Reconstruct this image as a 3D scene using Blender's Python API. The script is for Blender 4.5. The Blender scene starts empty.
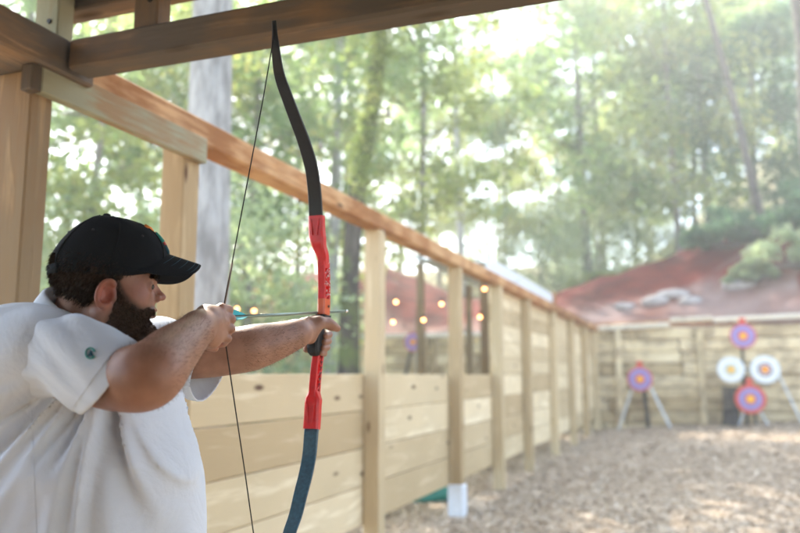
import bpy, math, random
import numpy as np
from mathutils import Vector, Matrix
from mathutils.bvhtree import BVHTree

random.seed(7)
RNG = np.random.default_rng(11)
SC = bpy.context.scene
COL = SC.collection
R = math.radians

# ------------------------------------------------------------------ camera frame
FPX, PITCH, YAW, H = 773.0, R(8.0), R(20.4), 1.32
cP, sP, cY, sY = math.cos(PITCH), math.sin(PITCH), math.cos(YAW), math.sin(YAW)

def to_world(p):
    """viewer-aligned (right, forward, up) metres -> world; fence runs along world +Y"""
    p = np.asarray(p, float)
    return np.stack([p[..., 0] * cY - p[..., 1] * sY, p[..., 0] * sY + p[..., 1] * cY, p[..., 2]], -1)

def ray(px, py):
    a, b = (px - 400) / FPX, (266.5 - py) / FPX
    return np.array([a, cP - sP * b, sP + cP * b])

def C(px, py, F):
    """point at horizontal forward distance F, viewer frame"""
    r = ray(px, py)
    q = r * (F / r[1])
    return np.array([q[0], q[1], q[2] + H])

def Wd(px, py, F):
    return to_world(C(px, py, F))

def on_plane(px, py, n, d):
    """world point where the sight line meets plane n.p = d"""
    w = to_world(ray(px, py)); o = np.array([0, 0, H])
    n = np.asarray(n, float)
    return o + w * ((d - n @ o) / (n @ w))

# ------------------------------------------------------------------ objects
def tag(o, label=None, cat=None, group=None, kind=None):
    if label: o['label'] = label
    if cat: o['category'] = cat
    if group: o['group'] = group
    if kind: o['kind'] = kind
    return o

def empty(name, loc=(0, 0, 0)):
    o = bpy.data.objects.new(name, None)
    o.location = Vector([float(x) for x in loc]); o.empty_display_size = .2
    COL.objects.link(o); return o

def mesh_obj(name, verts, faces, mat, parent=None, smooth=False, attrs=None, origin=None):
    """verts in world coordinates"""
    v = np.asarray(verts, float).reshape(-1, 3)
    if parent is not None:
        p = parent; off = np.zeros(3)
        while p is not None:
            off = off + np.array(p.location); p = p.parent
    elif origin is not None:
        off = np.asarray(origin, float)
    else:
        off = np.array([v[:, 0].mean(), v[:, 1].mean(), v[:, 2].min()])
    me = bpy.data.meshes.new(name)
    if isinstance(faces, np.ndarray):
        n, k = faces.shape
        me.vertices.add(len(v)); me.vertices.foreach_set('co', (v - off).astype(np.float32).ravel())
        me.loops.add(n * k); me.loops.foreach_set('vertex_index', faces.astype(np.int32).ravel())
        me.polygons.add(n)
        me.polygons.foreach_set('loop_start', np.arange(0, n * k, k, dtype=np.int32))
        me.update(calc_edges=True); me.validate()
    else:
        me.from_pydata([tuple(x) for x in (v - off)], [], faces)
    if smooth:
        me.polygons.foreach_set('use_smooth', np.ones(len(me.polygons), bool))
    for an, arr in (attrs or {}).items():
        arr = np.asarray(arr, np.float32)
        if arr.ndim == 2:
            a = me.attributes.new(an, 'FLOAT_VECTOR', 'POINT'); a.data.foreach_set('vector', arr.ravel())
        else:
            a = me.attributes.new(an, 'FLOAT', 'POINT'); a.data.foreach_set('value', arr)
    for m in (mat if isinstance(mat, (list, tuple)) else [mat]):
        me.materials.append(m)
    o = bpy.data.objects.new(name, me)
    if parent is not None: o.parent = parent
    else: o.location = Vector(off)
    COL.objects.link(o)
    return o

class MB:
    def __init__(s): s.v, s.f, s.g, s.t = [], [], [], []
    def add(s, vs, fs, gs=None):
        b = len(s.v); s.v += [tuple(x) for x in vs]; s.f += [tuple(i + b for i in f) for f in fs]
        s.g += [tuple(x) for x in (gs if gs is not None else vs)]; s.t += [random.random()] * len(vs)
    def box(s, c, size, axis=0, ch=.004, rot=None, jitter=0.0):
        """chamfered box; axis = grain direction"""
        hx, hy, hz = [q / 2 for q in size]
        ch = min(ch, hx * .4, hy * .4, hz * .4)
        vs, idx = [], {}
        for sx in (-1, 1):
            for sy in (-1, 1):
                for sz in (-1, 1):
                    for k in range(3):
                        p = [sx * (hx - ch), sy * (hy - ch), sz * (hz - ch)]
                        p[k] = (sx * hx, sy * hy, sz * hz)[k]
                        idx[(sx, sy, sz, k)] = len(vs); vs.append(p)
        fs = []
        for k in range(3):
            a, b = (k + 1) % 3, (k + 2) % 3
            for sg in (-1, 1):
                q = []
                for (sa, sb) in ((-1, -1), (1, -1), (1, 1), (-1, 1)):
                    t = [0, 0, 0]; t[k] = sg; t[a] = sa; t[b] = sb
                    q.append(idx[(*t, k)])
                fs.append(q if sg > 0 else q[::-1])
            for sa in (-1, 1):       # edges parallel to k
                for sb in (-1, 1):
                    q = []
                    for (sk, kk) in ((-1, a), (1, a), (1, b), (-1, b)):
                        t = [0, 0, 0]; t[k] = sk; t[a] = sa; t[b] = sb
                        q.append(idx[(*t, kk)])
                    fs.append(q if sa * sb < 0 else q[::-1])
        for sx in (-1, 1):
            for sy in (-1, 1):
                for sz in (-1, 1):
                    q = [idx[(sx, sy, sz, k)] for k in range(3)]
                    fs.append(q if sx * sy * sz > 0 else q[::-1])
        off = np.array([random.uniform(0, 40) for _ in range(3)])
        V = np.array(vs); a = axis
        G = np.stack([V[:, a], V[:, (a + 1) % 3], V[:, (a + 2) % 3]], 1) + off
        if rot is not None: V = V @ np.array(rot.to_3x3()).T
        s.add(V + np.asarray(c, float), fs, G)
    def tube(s, pts, rad, n=10, cap=True):
        pts = [Vector([float(q) for q in p]) for p in pts]
        if not hasattr(rad, '__len__'): rad = [rad] * len(pts)
        rings, gs, ref, L = [], [], None, random.uniform(0, 40)
        for i, p in enumerate(pts):
            d = (pts[min(i + 1, len(pts) - 1)] - pts[max(i - 1, 0)]).normalized()
            if ref is None:
                ref = d.cross(Vector((0, 0, 1)))
                if ref.length < .1: ref = d.cross(Vector((1, 0, 0)))
            ref = (ref - d * ref.dot(d)).normalized(); e = d.cross(ref)
            if i: L += (p - pts[i - 1]).length
            for k in range(n):
                a = 2 * math.pi * k / n
                q = (ref * math.cos(a) + e * math.sin(a)) * rad[i]
                rings.append(tuple(p + q)); gs.append((L, q.x, q.y + q.z))
        fs = []
        for i in range(len(pts) - 1):
            for k in range(n):
                k2 = (k + 1) % n
                fs.append((i * n + k, i * n + k2, (i + 1) * n + k2, (i + 1) * n + k))
        if cap:
            fs.append(tuple(range(n))[::-1]); fs.append(tuple((len(pts) - 1) * n + k for k in range(n)))
        s.add(rings, fs, gs)
    def sphere(s, c, r, nu=14, nv=9, M=None):
        r = np.array(r if hasattr(r, '__len__') else (r, r, r), float); vs = [(0, 0, -1)]
        for j in range(1, nv):
            b = -math.pi / 2 + math.pi * j / nv
            for i in range(nu):
                a = 2 * math.pi * i / nu
                vs.append((math.cos(b) * math.cos(a), math.cos(b) * math.sin(a), math.sin(b)))
        vs.append((0, 0, 1)); V = np.array(vs) * r
        if M is not None: V = V @ np.asarray(M).T
        fs = [(0, 1 + (i + 1) % nu, 1 + i) for i in range(nu)]
        for j in range(nv - 2):
            for i in range(nu):
                i2 = (i + 1) % nu
                fs.append((1 + j * nu + i, 1 + j * nu + i2, 1 + (j + 1) * nu + i2, 1 + (j + 1) * nu + i))
        t = len(vs) - 1; b0 = 1 + (nv - 2) * nu
        fs += [(b0 + i, b0 + (i + 1) % nu, t) for i in range(nu)]
        s.add(V + np.asarray(c, float), fs)
    def build(s, name, mat, parent=None, smooth=False, origin=None):
        return mesh_obj(name, s.v, s.f, mat, parent, smooth, {'gc': np.array(s.g), 'tone': np.array(s.t)}, origin)

# ------------------------------------------------------------------ materials
def nmat(name):
    m = bpy.data.materials.new(name); m.use_nodes = True
    nt = m.node_tree; nt.nodes.clear()
    out = nt.nodes.new('ShaderNodeOutputMaterial'); b = nt.nodes.new('ShaderNodeBsdfPrincipled')
    nt.links.new(b.outputs[0], out.inputs[0])
    return m, nt, b, out

def N(nt, typ, **kw):
    n = nt.nodes.new(typ)
    for k, v in kw.items():
        if k.startswith('_'): setattr(n, k[1:], v)
        else: n.inputs[k.replace('__', ' ')].default_value = v
    return n

def L(nt, a, b): nt.links.new(a, b)

def ramp(nt, fac, stops):
    r = nt.nodes.new('ShaderNodeValToRGB'); e = r.color_ramp.elements
    while len(e) < len(stops): e.new(.5)
    for i, (p, c) in enumerate(stops):
        e[i].position = p; e[i].color = (*c, 1) if len(c) == 3 else c
    L(nt, fac, r.inputs[0]); return r.outputs[0]

def mix(nt, fac, a, b, mode='MIX'):
    m = nt.nodes.new('ShaderNodeMix'); m.data_type = 'RGBA'; m.blend_type = mode
    for s, v in ((m.inputs[0], fac), (m.inputs[6], a), (m.inputs[7], b)):
        if hasattr(v, 'links'): L(nt, v, s)
        elif isinstance(v, (int, float)): s.default_value = v
        else: s.default_value = (*v, 1)
    return m.outputs[2]

def bump(nt, b, h, strength=.3, dist=.01):
    n = N(nt, 'ShaderNodeBump', Strength=strength, Distance=dist)
    L(nt, h, n.inputs['Height']); L(nt, n.outputs[0], b.inputs['Normal'])

def simple(name, col, rough=.6, spec=.4, metal=0, var=0.0, scale=30, bmp=0.0, coat=0.0):
    m, nt, b, out = nmat(name)
    b.inputs['Roughness'].default_value = rough; b.inputs['Metallic'].default_value = metal
    b.inputs['Specular IOR Level'].default_value = spec; b.inputs['Coat Weight'].default_value = coat
    b.inputs['Base Color'].default_value = (*col, 1)
    if var or bmp:
        tc = nt.nodes.new('ShaderNodeTexCoord'); no = N(nt, 'ShaderNodeTexNoise', Scale=scale, Detail=5.0)
        L(nt, tc.outputs['Object'], no.inputs['Vector'])
        if var:
            c = ramp(nt, no.outputs[0], [(.3, [x * (1 - var) for x in col]), (.7, [min(1, x * (1 + var)) for x in col])])
            L(nt, c, b.inputs['Base Color'])
        if bmp: bump(nt, b, no.outputs[0], bmp, .01)
    return m

def wood(name, light, dark, knot=(.12, .06, .03), grain=1.0, stain=None, stain_amt=0.0, rough=.75, knots=.055):
    m, nt, b, out = nmat(name)
    at = N(nt, 'ShaderNodeAttribute', _attribute_name='gc')
    mp = N(nt, 'ShaderNodeMapping', Scale=(1.6, 16 * grain, 16 * grain)); L(nt, at.outputs['Vector'], mp.inputs[0])
    n1 = N(nt, 'ShaderNodeTexNoise', Scale=1.0, Detail=3.0, Distortion=.6); L(nt, mp.outputs[0], n1.inputs[0])
    mp2 = N(nt, 'ShaderNodeMapping', Scale=(5, 170 * grain, 170 * grain)); L(nt, at.outputs['Vector'], mp2.inputs[0])
    n2 = N(nt, 'ShaderNodeTexNoise', Scale=1.0, Detail=3.0); L(nt, mp2.outputs[0], n2.inputs[0])
    w = N(nt, 'ShaderNodeMath', _operation='MULTIPLY_ADD'); L(nt, n1.outputs[0], w.inputs[0]); w.inputs[1].default_value = 9
    L(nt, n2.outputs[0], w.inputs[2])
    sn = N(nt, 'ShaderNodeMath', _operation='SINE'); L(nt, w.outputs[0], sn.inputs[0])
    mr = N(nt, 'ShaderNodeMapRange'); L(nt, sn.outputs[0], mr.inputs[0]); mr.inputs[1].default_value = -1
    a = mix(nt, .35, mr.outputs[0], n2.outputs[0])
    base = ramp(nt, a, [(.30, dark), (.66, light)])
    big = N(nt, 'ShaderNodeTexNoise', Scale=1.3, Detail=3.0); L(nt, at.outputs['Vector'], big.inputs[0])
    base = mix(nt, .38, base, ramp(nt, big.outputs[0], [(.3, [x * .72 for x in light]), (.7, light)]), 'MIX')
    if stain is not None:
        sn2 = N(nt, 'ShaderNodeTexNoise', Scale=2.6, Detail=6.0, Roughness=.65); L(nt, mp.outputs[0], sn2.inputs[0])
        sn3 = N(nt, 'ShaderNodeTexNoise', Scale=2.0, Detail=5.0); L(nt, at.outputs['Vector'], sn3.inputs[0])
        av = N(nt, 'ShaderNodeMath', _operation='MULTIPLY_ADD'); L(nt, sn2.outputs[0], av.inputs[0]); av.inputs[1].default_value = .5
        L(nt, sn3.outputs[0], av.inputs[2])
        f = ramp(nt, av.outputs[0], [(.78 - stain_amt * .35, (0, 0, 0)), (.92 - stain_amt * .2, (1, 1, 1))])
        base = mix(nt, f, base, stain)
    mpk = N(nt, 'ShaderNodeMapping', Scale=(2.2, 7, 7)); L(nt, at.outputs['Vector'], mpk.inputs[0])
    vo = N(nt, 'ShaderNodeTexVoronoi', Scale=1.0, Randomness=1.0); L(nt, mpk.outputs[0], vo.inputs[0])
    kn = ramp(nt, vo.outputs['Distance'], [(knots, (1, 1, 1)), (knots * 2.4, (0, 0, 0))])
    base = mix(nt, kn, base, knot)
    tn_ = N(nt, 'ShaderNodeAttribute', _attribute_name='tone')
    base = mix(nt, 1.0, base, ramp(nt, tn_.outputs['Fac'], [(0, (.68, .60, .50)), (.5, (.98, .95, .90)), (1, (1.14, 1.12, 1.10))]), 'MULTIPLY')
    L(nt, base, b.inputs['Base Color']); b.inputs['Roughness'].default_value = rough
    b.inputs['Specular IOR Level'].default_value = .25
    bump(nt, b, a, .6, .004)
    return m

M = {}
M['pine'] = wood('fresh_pine', (.76, .64, .43), (.52, .40, .23), knot=(.16, .085, .045))
M['pine_board'] = wood('pine_board', (.86, .75, .53), (.62, .49, .29), grain=.6, knot=(.13, .065, .035), knots=.065)
M['pine_green'] = wood('treated_pine', (.50, .52, .39), (.34, .34, .23), stain=(.36, .25, .14), stain_amt=.05)
M['cedar'] = wood('weathered_red_pine', (.52, .25, .085), (.22, .082, .026), stain=(.55, .33, .16), stain_amt=.25)
M['post'] = wood('corner_post_pine', (.46, .31, .16), (.13, .075, .035), knot=(.06, .03, .015), stain=(.22, .16, .09), stain_amt=.4, knots=.07)
M['beam_dark'] = wood('aged_beam', (.46, .30, .17), (.14, .085, .048), knot=(.05, .03, .015), stain=(.13, .11, .09), stain_amt=.55, grain=.7, knots=.085)
M['wallwood'] = wood('retaining_timber', (.86, .74, .51), (.70, .57, .35), stain=(.42, .33, .21), stain_amt=.2, grain=.5)
M['wallcap'] = wood('timber_cap', (.85, .81, .72), (.74, .68, .56))
M['roofmetal'] = simple('pale_metal_roof', (.55, .60, .62), .45, metal=.3, var=.1, scale=3)
M['white_paint'] = simple('white_paint', (.74, .77, .80), .55, var=.06)
M['red'] = simple('red_riser', (.66, .008, .010), .33, .4, coat=.12, var=.12, scale=60)
M['orange'] = simple('orange_riser', (.70, .11, .018), .32, .5, coat=.2)
M['limb_black'] = simple('black_limb', (.007, .008, .010), .42, .35, var=.2, scale=90)
M['limb_sky_sheen'] = simple('limb_painted_sheen', (.018, .080, .120), .34, .5, coat=.1, var=.3, scale=120)  # dark limb with the blue reflection of the sky put into its colour
M['rubber'] = simple('black_grip', (.012, .012, .013), .6, .3)
M['string'] = simple('string', (.02, .019, .018), .7, .2)
M['serving'] = simple('serving', (.22, .17, .13), .7, .2)
M['shaft'] = simple('arrow_shaft', (.20, .26, .22), .3, .6, metal=.5)
M['steel'] = simple('steel', (.7, .68, .64), .25, metal=1)
M['teal'] = simple('teal_fletching', (.01, .42, .48), .55)
M['white_ink'] = simple('white_ink', (.85, .82, .80), .6)
M['dark_metal'] = simple('dark_metal', (.03, .03, .032), .5)
M['silver'] = simple('aluminium_tube', (.60, .62, .62), .4, metal=.4)
M['cord'] = simple('cord', (.02, .02, .02), .8)
M['tarp'] = simple('teal_plastic', (.02, .22, .17), .45)
M['black_plastic'] = simple('black_plastic', (.012, .012, .014), .5)
M['rock'] = simple('pale_rock', (.40, .36, .34), .85, var=.3, scale=3, bmp=.6)
M['denim'] = simple('dark_trousers', (.03, .035, .05), .85, var=.2, scale=80)
M['shoe'] = simple('brown_shoe', (.09, .05, .03), .6)
M['hair'] = simple('dark_brown_hair', (.036, .019, .011), .6, .12, var=.35, scale=300)
M['bracket'] = simple('bolt_steel', (.05, .045, .04), .5, metal=.7)
tn = {'gold': (.95, .50, .04), 'ring_red': (.62, .10, .07), 'ring_blue': (.26, .27, .55), 'ring_violet': (.42, .22, .42),
      'ring_white': (.80, .80, .78), 'ring_black': (.06, .08, .13), 'ring_sand': (.62, .55, .35), 'ring_pale': (.55, .70, .78)}
for k, v in tn.items(): M[k] = simple('target_' + k, v, .7, .2, var=.06, scale=8)

def emis(name, col, st):
    m, nt, b, out = nmat(name); b.inputs['Emission Color'].default_value = (*col, 1)
    b.inputs['Emission Strength'].default_value = st; b.inputs['Base Color'].default_value = (*col, 1); return m
M['bulb'] = emis('lit_bulb', (1.0, .36, .12), 3.0)

# cloth
def cloth(name, col):
    m, nt, b, out = nmat(name)
    tc = nt.nodes.new('ShaderNodeTexCoord')
    n1 = N(nt, 'ShaderNodeTexNoise', Scale=5.0, Detail=4.0, Distortion=1.3); L(nt, tc.outputs['Object'], n1.inputs[0])
    n2 = N(nt, 'ShaderNodeTexNoise', Scale=420.0, Detail=2.0); L(nt, tc.outputs['Object'], n2.inputs[0])
    h = mix(nt, .03, n1.outputs[0], n2.outputs[0])
    L(nt, ramp(nt, n1.outputs[0], [(.3, [x * .95 for x in col]), (.7, col)]), b.inputs['Base Color'])
    b.inputs['Roughness'].default_value = .9; b.inputs['Sheen Weight'].default_value = .0
    b.inputs['Specular IOR Level'].default_value = .15
    bump(nt, b, h, .34, .035); return m
M['shirt'] = cloth('white_polo_cotton', (.69, .74, .80))
M['cap'] = cloth('black_cap_cotton', (.006, .008, .011))
M['logo_orange'] = simple('embroidery_orange', (.75, .22, .03), .7)
M['logo_teal'] = simple('embroidery_teal', (.03, .28, .24), .7)
M['logo_red'] = simple('embroidery_red', (.50, .05, .05), .7)
M['logo_navy'] = simple('embroidery_navy', (.02, .09, .13), .7)

# skin
m, nt, b, out = nmat('skin')
at = N(nt, 'ShaderNodeAttribute', _attribute_name='ruddy'); tc = nt.nodes.new('ShaderNodeTexCoord')
n1 = N(nt, 'ShaderNodeTexNoise', Scale=22.0, Detail=6.0); L(nt, tc.outputs['Object'], n1.inputs[0])
n2 = N(nt, 'ShaderNodeTexNoise', Scale=260.0, Detail=3.0); L(nt, tc.outputs['Object'], n2.inputs[0])
c = ramp(nt, n1.outputs[0], [(.3, (.26, .122, .070)), (.7, (.39, .20, .125))])
c = mix(nt, at.outputs['Fac'], c, (.46, .10, .06))
n3 = N(nt, 'ShaderNodeTexNoise', Scale=90.0, Detail=2.0); L(nt, tc.outputs['Object'], n3.inputs[0])
fr = ramp(nt, n3.outputs[0], [(.62, (0, 0, 0)), (.75, (.45, .45, .45))])
c = mix(nt, fr, c, (.30, .13, .07))
st_ = N(nt, 'ShaderNodeAttribute', _attribute_name='stubble'); c = mix(nt, st_.outputs['Fac'], c, (.075, .040, .026))
L(nt, c, b.inputs['Base Color']); b.inputs['Roughness'].default_value = .48
b.inputs['Subsurface Weight'].default_value = .12; b.inputs['Subsurface Scale'].default_value = .01
b.inputs['Subsurface Radius'].default_value = (1, .35, .2)
bump(nt, b, mix(nt, .4, n1.outputs[0], n2.outputs[0]), .18, .004)
M['skin'] = m
M['beard'] = simple('brown_beard', (.085, .048, .030), .6, .12, var=.4, scale=300)
M['arm_hair'] = simple('brown_arm_hair', (.09, .05, .025), .5, .2)
M['eye_white'] = simple('eye_white', (.36, .32, .29), .3)
M['eye_dark'] = simple('iris', (.03, .02, .015), .15)

# leaves
def leafmat(name, cols, trans=.58):
    m, nt, b, out = nmat(name)
    at = N(nt, 'ShaderNodeAttribute', _attribute_name='lv')
    oi = nt.nodes.new('ShaderNodeObjectInfo')
    ad = N(nt, 'ShaderNodeMath', _operation='MULTIPLY_ADD'); L(nt, oi.outputs['Random'], ad.inputs[0]); ad.inputs[1].default_value = .25
    L(nt, at.outputs['Fac'], ad.inputs[2])
    c = ramp(nt, ad.outputs[0], [(i / (len(cols) - 1), q) for i, q in enumerate(cols)])
    L(nt, c, b.inputs['Base Color']); b.inputs['Roughness'].default_value = .5
    b.inputs['Specular IOR Level'].default_value = .35
    tr = nt.nodes.new('ShaderNodeBsdfTranslucent')
    c2 = mix(nt, 1.0, c, (1.50, 1.48, .92), 'MULTIPLY'); L(nt, c2, tr.inputs[0])
    ms = nt.nodes.new('ShaderNodeMixShader'); ms.inputs[0].default_value = trans
    L(nt, b.outputs[0], ms.inputs[1]); L(nt, tr.outputs[0], ms.inputs[2]); L(nt, ms.outputs[0], out.inputs[0])
    return m
M['leaf'] = leafmat('broad_leaves', [(.09, .165, .095), (.16, .25, .13), (.25, .34, .19), (.36, .40, .25)])
M['leaf_cool'] = leafmat('cool_leaves', [(.05, .115, .08), (.105, .20, .135), (.19, .29, .20)])
M['leaf_gold'] = leafmat('gold_leaves', [(.14, .20, .09), (.26, .31, .14), (.44, .39, .19)])
M['leaf_pale'] = leafmat('silver_leaves', [(.20, .27, .20), (.33, .40, .31), (.46, .50, .42)])

def bark(name, light, dark, moss=None):
    m, nt, b, out = nmat(name)
    tc = nt.nodes.new('ShaderNodeTexCoord')
    mp = N(nt, 'ShaderNodeMapping', Scale=(9, 9, 2.2)); L(nt, tc.outputs['Object'], mp.inputs[0])
    n1 = N(nt, 'ShaderNodeTexNoise', Scale=1.5, Detail=8.0, Roughness=.6); L(nt, mp.outputs[0], n1.inputs[0])
    c = ramp(nt, n1.outputs[0], [(.36, dark), (.62, light)])
    if moss is not None:
        n2 = N(nt, 'ShaderNodeTexNoise', Scale=2.2, Detail=5.0); L(nt, tc.outputs['Object'], n2.inputs[0])
        c = mix(nt, ramp(nt, n2.outputs[0], [(.5, (0, 0, 0)), (.6, (1, 1, 1))]), c, moss)
    L(nt, c, b.inputs['Base Color']); b.inputs['Roughness'].default_value = .9
    bump(nt, b, n1.outputs[0], .7, .03); return m
M['bark_pale'] = bark('smooth_grey_bark', (.40, .395, .38), (.20, .195, .185))
M['bark_moss'] = bark('mossy_bark', (.10, .085, .07), (.04, .033, .028), (.12, .15, .05))
M['bark'] = bark('brown_bark', (.26, .235, .205), (.13, .115, .10))
M['bark_dark'] = bark('dark_bark', (.13, .11, .09), (.05, .042, .036))

# terrain
m, nt, b, out = nmat('terrain')
ge = nt.nodes.new('ShaderNodeNewGeometry'); zone = N(nt, 'ShaderNodeAttribute', _attribute_name='zone')
n1 = N(nt, 'ShaderNodeTexNoise', Scale=.9, Detail=6.0); L(nt, ge.outputs['Position'], n1.inputs[0])
n2 = N(nt, 'ShaderNodeTexNoise', Scale=34.0, Detail=5.0, Roughness=.7); L(nt, ge.outputs['Position'], n2.inputs[0])
mulch = mix(nt, .5, ramp(nt, n1.outputs[0], [(.3, (.46, .325, .20)), (.7, (.58, .445, .30))]), ramp(nt, n2.outputs[0], [(.35, (.22, .15, .095)), (.65, (.50, .42, .33))]))
n3 = N(nt, 'ShaderNodeTexNoise', Scale=.55, Detail=7.0, Roughness=.65); L(nt, ge.outputs['Position'], n3.inputs[0])
clay = ramp(nt, n3.outputs[0], [(.36, (.065, .009, .005)), (.52, (.15, .019, .010)), (.7, (.22, .046, .027))])
gravel = ramp(nt, n3.outputs[0], [(.35, (.17, .07, .052)), (.6, (.28, .19, .17))])
wood_fl = ramp(nt, n3.outputs[0], [(.35, (.09, .12, .04)), (.55, (.30, .25, .13)), (.7, (.45, .38, .22))])
z = zone.outputs['Fac']
def band(lo, hi):
    mr = N(nt, 'ShaderNodeMapRange'); L(nt, z, mr.inputs[0]); mr.inputs[1].default_value = lo; mr.inputs[2].default_value = hi; return mr.outputs[0]
c = mix(nt, band(.2, .8), mulch, gravel); c = mix(nt, band(1.2, 1.8), c, clay); c = mix(nt, band(2.2, 2.8), c, wood_fl)
L(nt, c, b.inputs['Base Color']); b.inputs['Roughness'].default_value = .95; b.inputs['Specular IOR Level'].default_value = .15
bump(nt, b, n2.outputs[0], .8, .03)
M['terrain'] = m
# wood chips
m, nt, b, out = nmat('wood_chips')
at = N(nt, 'ShaderNodeAttribute', _attribute_name='lv')
L(nt, ramp(nt, at.outputs['Fac'], [(0, (.10, .065, .042)), (.12, (.34, .235, .145)), (.7, (.57, .44, .305)), (1, (.76, .66, .52))]), b.inputs['Base Color'])
b.inputs['Roughness'].default_value = .85; M['chips'] = m

# ------------------------------------------------------------------ noise
def vnoise(P, seed=0):
    P = np.asarray(P, np.float64); i = np.floor(P).astype(np.int64); f = P - i; f = f * f * (3 - 2 * f)
    def h(ix, iy, iz):
        n = (ix * 374761393 + iy * 668265263 + iz * 2147483647 + seed * 974634777) & 0xffffffff
        n = ((n ^ (n >> 13)) * 1274126177) & 0xffffffff
        return ((n ^ (n >> 16)) & 0xffff) / 65535.0
    r = 0
    for dx in (0, 1):
        for dy in (0, 1):
            for dz in (0, 1):
                w = (f[..., 0] if dx else 1 - f[..., 0]) * (f[..., 1] if dy else 1 - f[..., 1]) * (f[..., 2] if dz else 1 - f[..., 2])
                r = r + w * h(i[..., 0] + dx, i[..., 1] + dy, i[..., 2] + dz)
    return r * 2 - 1

def fbm(P, oct=4, seed=0):
    P = np.asarray(P, float); a, r = 1.0, 0
    for k in range(oct): r = r + a * vnoise(P * 2 ** k, seed + k); a *= .5
    return r

# ------------------------------------------------------------------ SDF modelling
class Field:
    def __init__(s, lo, hi, h):
        s.lo = np.array(lo, float); s.h = h
        s.n = np.ceil((np.array(hi) - s.lo) / h).astype(int) + 1
        s.A = np.full(s.n, .08, np.float32)
    def sub(s, lo, hi):
        a = np.clip(np.floor((np.array(lo) - s.lo) / s.h).astype(int), 0, s.n)
        b = np.clip(np.ceil((np.array(hi) - s.lo) / s.h).astype(int) + 1, 0, s.n)
        ax = [(s.lo[k] + s.h * np.arange(a[k], b[k])).astype(np.float32) for k in range(3)]
        return tuple(slice(a[k], b[k]) for k in range(3)), np.meshgrid(*ax, indexing='ij')
    def merge(s, sl, d, k, sub=False):
        a = s.A[sl]
        if a.size == 0: return
        if sub: a, d = -a, d
        if k > 0:
            h = np.clip(.5 + .5 * (a - d) / k, 0, 1); r = a * (1 - h) + d * h - k * h * (1 - h)
        else: r = np.minimum(a, d)
        s.A[sl] = -r if sub else r
    def cone(s, a, b, ra, rb, k=.012, sub=False):
        a, b = np.array(a, float), np.array(b, float); pad = max(ra, rb) + k + .03
        sl, (X, Y, Z) = s.sub(np.minimum(a, b) - pad, np.maximum(a, b) + pad)
        ab = b - a; L2 = max(ab @ ab, 1e-9)
        t = np.clip(((X - a[0]) * ab[0] + (Y - a[1]) * ab[1] + (Z - a[2]) * ab[2]) / L2, 0, 1)
        d = np.sqrt((X - a[0] - t * ab[0]) ** 2 + (Y - a[1] - t * ab[1]) ** 2 + (Z - a[2] - t * ab[2]) ** 2) - (ra + (rb - ra) * t)
        s.merge(sl, d, k, sub)
    def chain(s, pts, rs, k=.012):
        for i in range(len(pts) - 1): s.cone(pts[i], pts[i + 1], rs[i], rs[i + 1], k)
    def ell(s, c, r, Mx=None, k=.012, sub=False):
        c = np.array(c, float); r = np.array(r, float); pad = r.max() + k + .03
        sl, (X, Y, Z) = s.sub(c - pad, c + pad)
        X, Y, Z = X - c[0], Y - c[1], Z - c[2]
        if Mx is not None:      # columns = local axes in space
            q = [X * Mx[0, i] + Y * Mx[1, i] + Z * Mx[2, i] for i in range(3)]
        else: q = [X, Y, Z]
        k0 = np.sqrt(sum((q[i] / r[i]) ** 2 for i in range(3))); k1 = np.sqrt(sum((q[i] / r[i] ** 2) ** 2 for i in range(3))) + 1e-9
        s.merge(sl, k0 * (k0 - 1) / k1, k, sub)
    def mesh(s):
        A = s.A; ins = A < 0; n = s.n
        cnt = np.zeros(n - 1, np.int8)
        for i in (0, 1):
            for j in (0, 1):
                for k in (0, 1):
                    cnt += ins[i:n[0] - 1 + i, j:n[1] - 1 + j, k:n[2] - 1 + k]
        act = (cnt > 0) & (cnt < 8); cells = np.argwhere(act)
        idx = np.full(n - 1, -1, np.int32); idx[act] = np.arange(len(cells))
        acc = np.zeros((len(cells), 3)); c = np.zeros(len(cells))
        corner = [(i, j, k) for i in (0, 1) for j in (0, 1) for k in (0, 1)]
        val = {q: A[cells[:, 0] + q[0], cells[:, 1] + q[1], cells[:, 2] + q[2]].astype(float) for q in corner}
        for q in corner:
            for ax in range(3):
                if q[ax] == 0:
                    p = list(q); p[ax] = 1; p = tuple(p)
                    a, b = val[q], val[p]; mk = (a < 0) != (b < 0)
                    t = a / np.where(mk, a - b, 1)
                    pos = np.array(q, float) + np.zeros((len(cells), 3)); pos[:, ax] = t
                    acc[mk] += pos[mk]; c[mk] += 1
        V = s.lo + s.h * (cells + acc / c[:, None])
        F = []
        for ax in range(3):
            b, d = (ax + 1) % 3, (ax + 2) % 3
            s0 = [slice(None)] * 3; s1 = [slice(None)] * 3; s0[ax] = slice(0, -1); s1[ax] = slice(1, None)
            e = np.argwhere(ins[tuple(s0)] != ins[tuple(s1)])
            e = e[(e[:, b] > 0) & (e[:, d] > 0) & (e[:, b] < n[b] - 1) & (e[:, d] < n[d] - 1)]
            def at(ob, od):
                q = e.copy(); q[:, b] += ob; q[:, d] += od; return idx[q[:, 0], q[:, 1], q[:, 2]]
            Q = np.stack([at(-1, -1), at(0, -1), at(0, 0), at(-1, 0)], 1)
            fl = ~ins[e[:, 0], e[:, 1], e[:, 2]]
            Q[fl] = Q[fl][:, ::-1]; F.append(Q)
        return V, np.concatenate(F)

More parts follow.
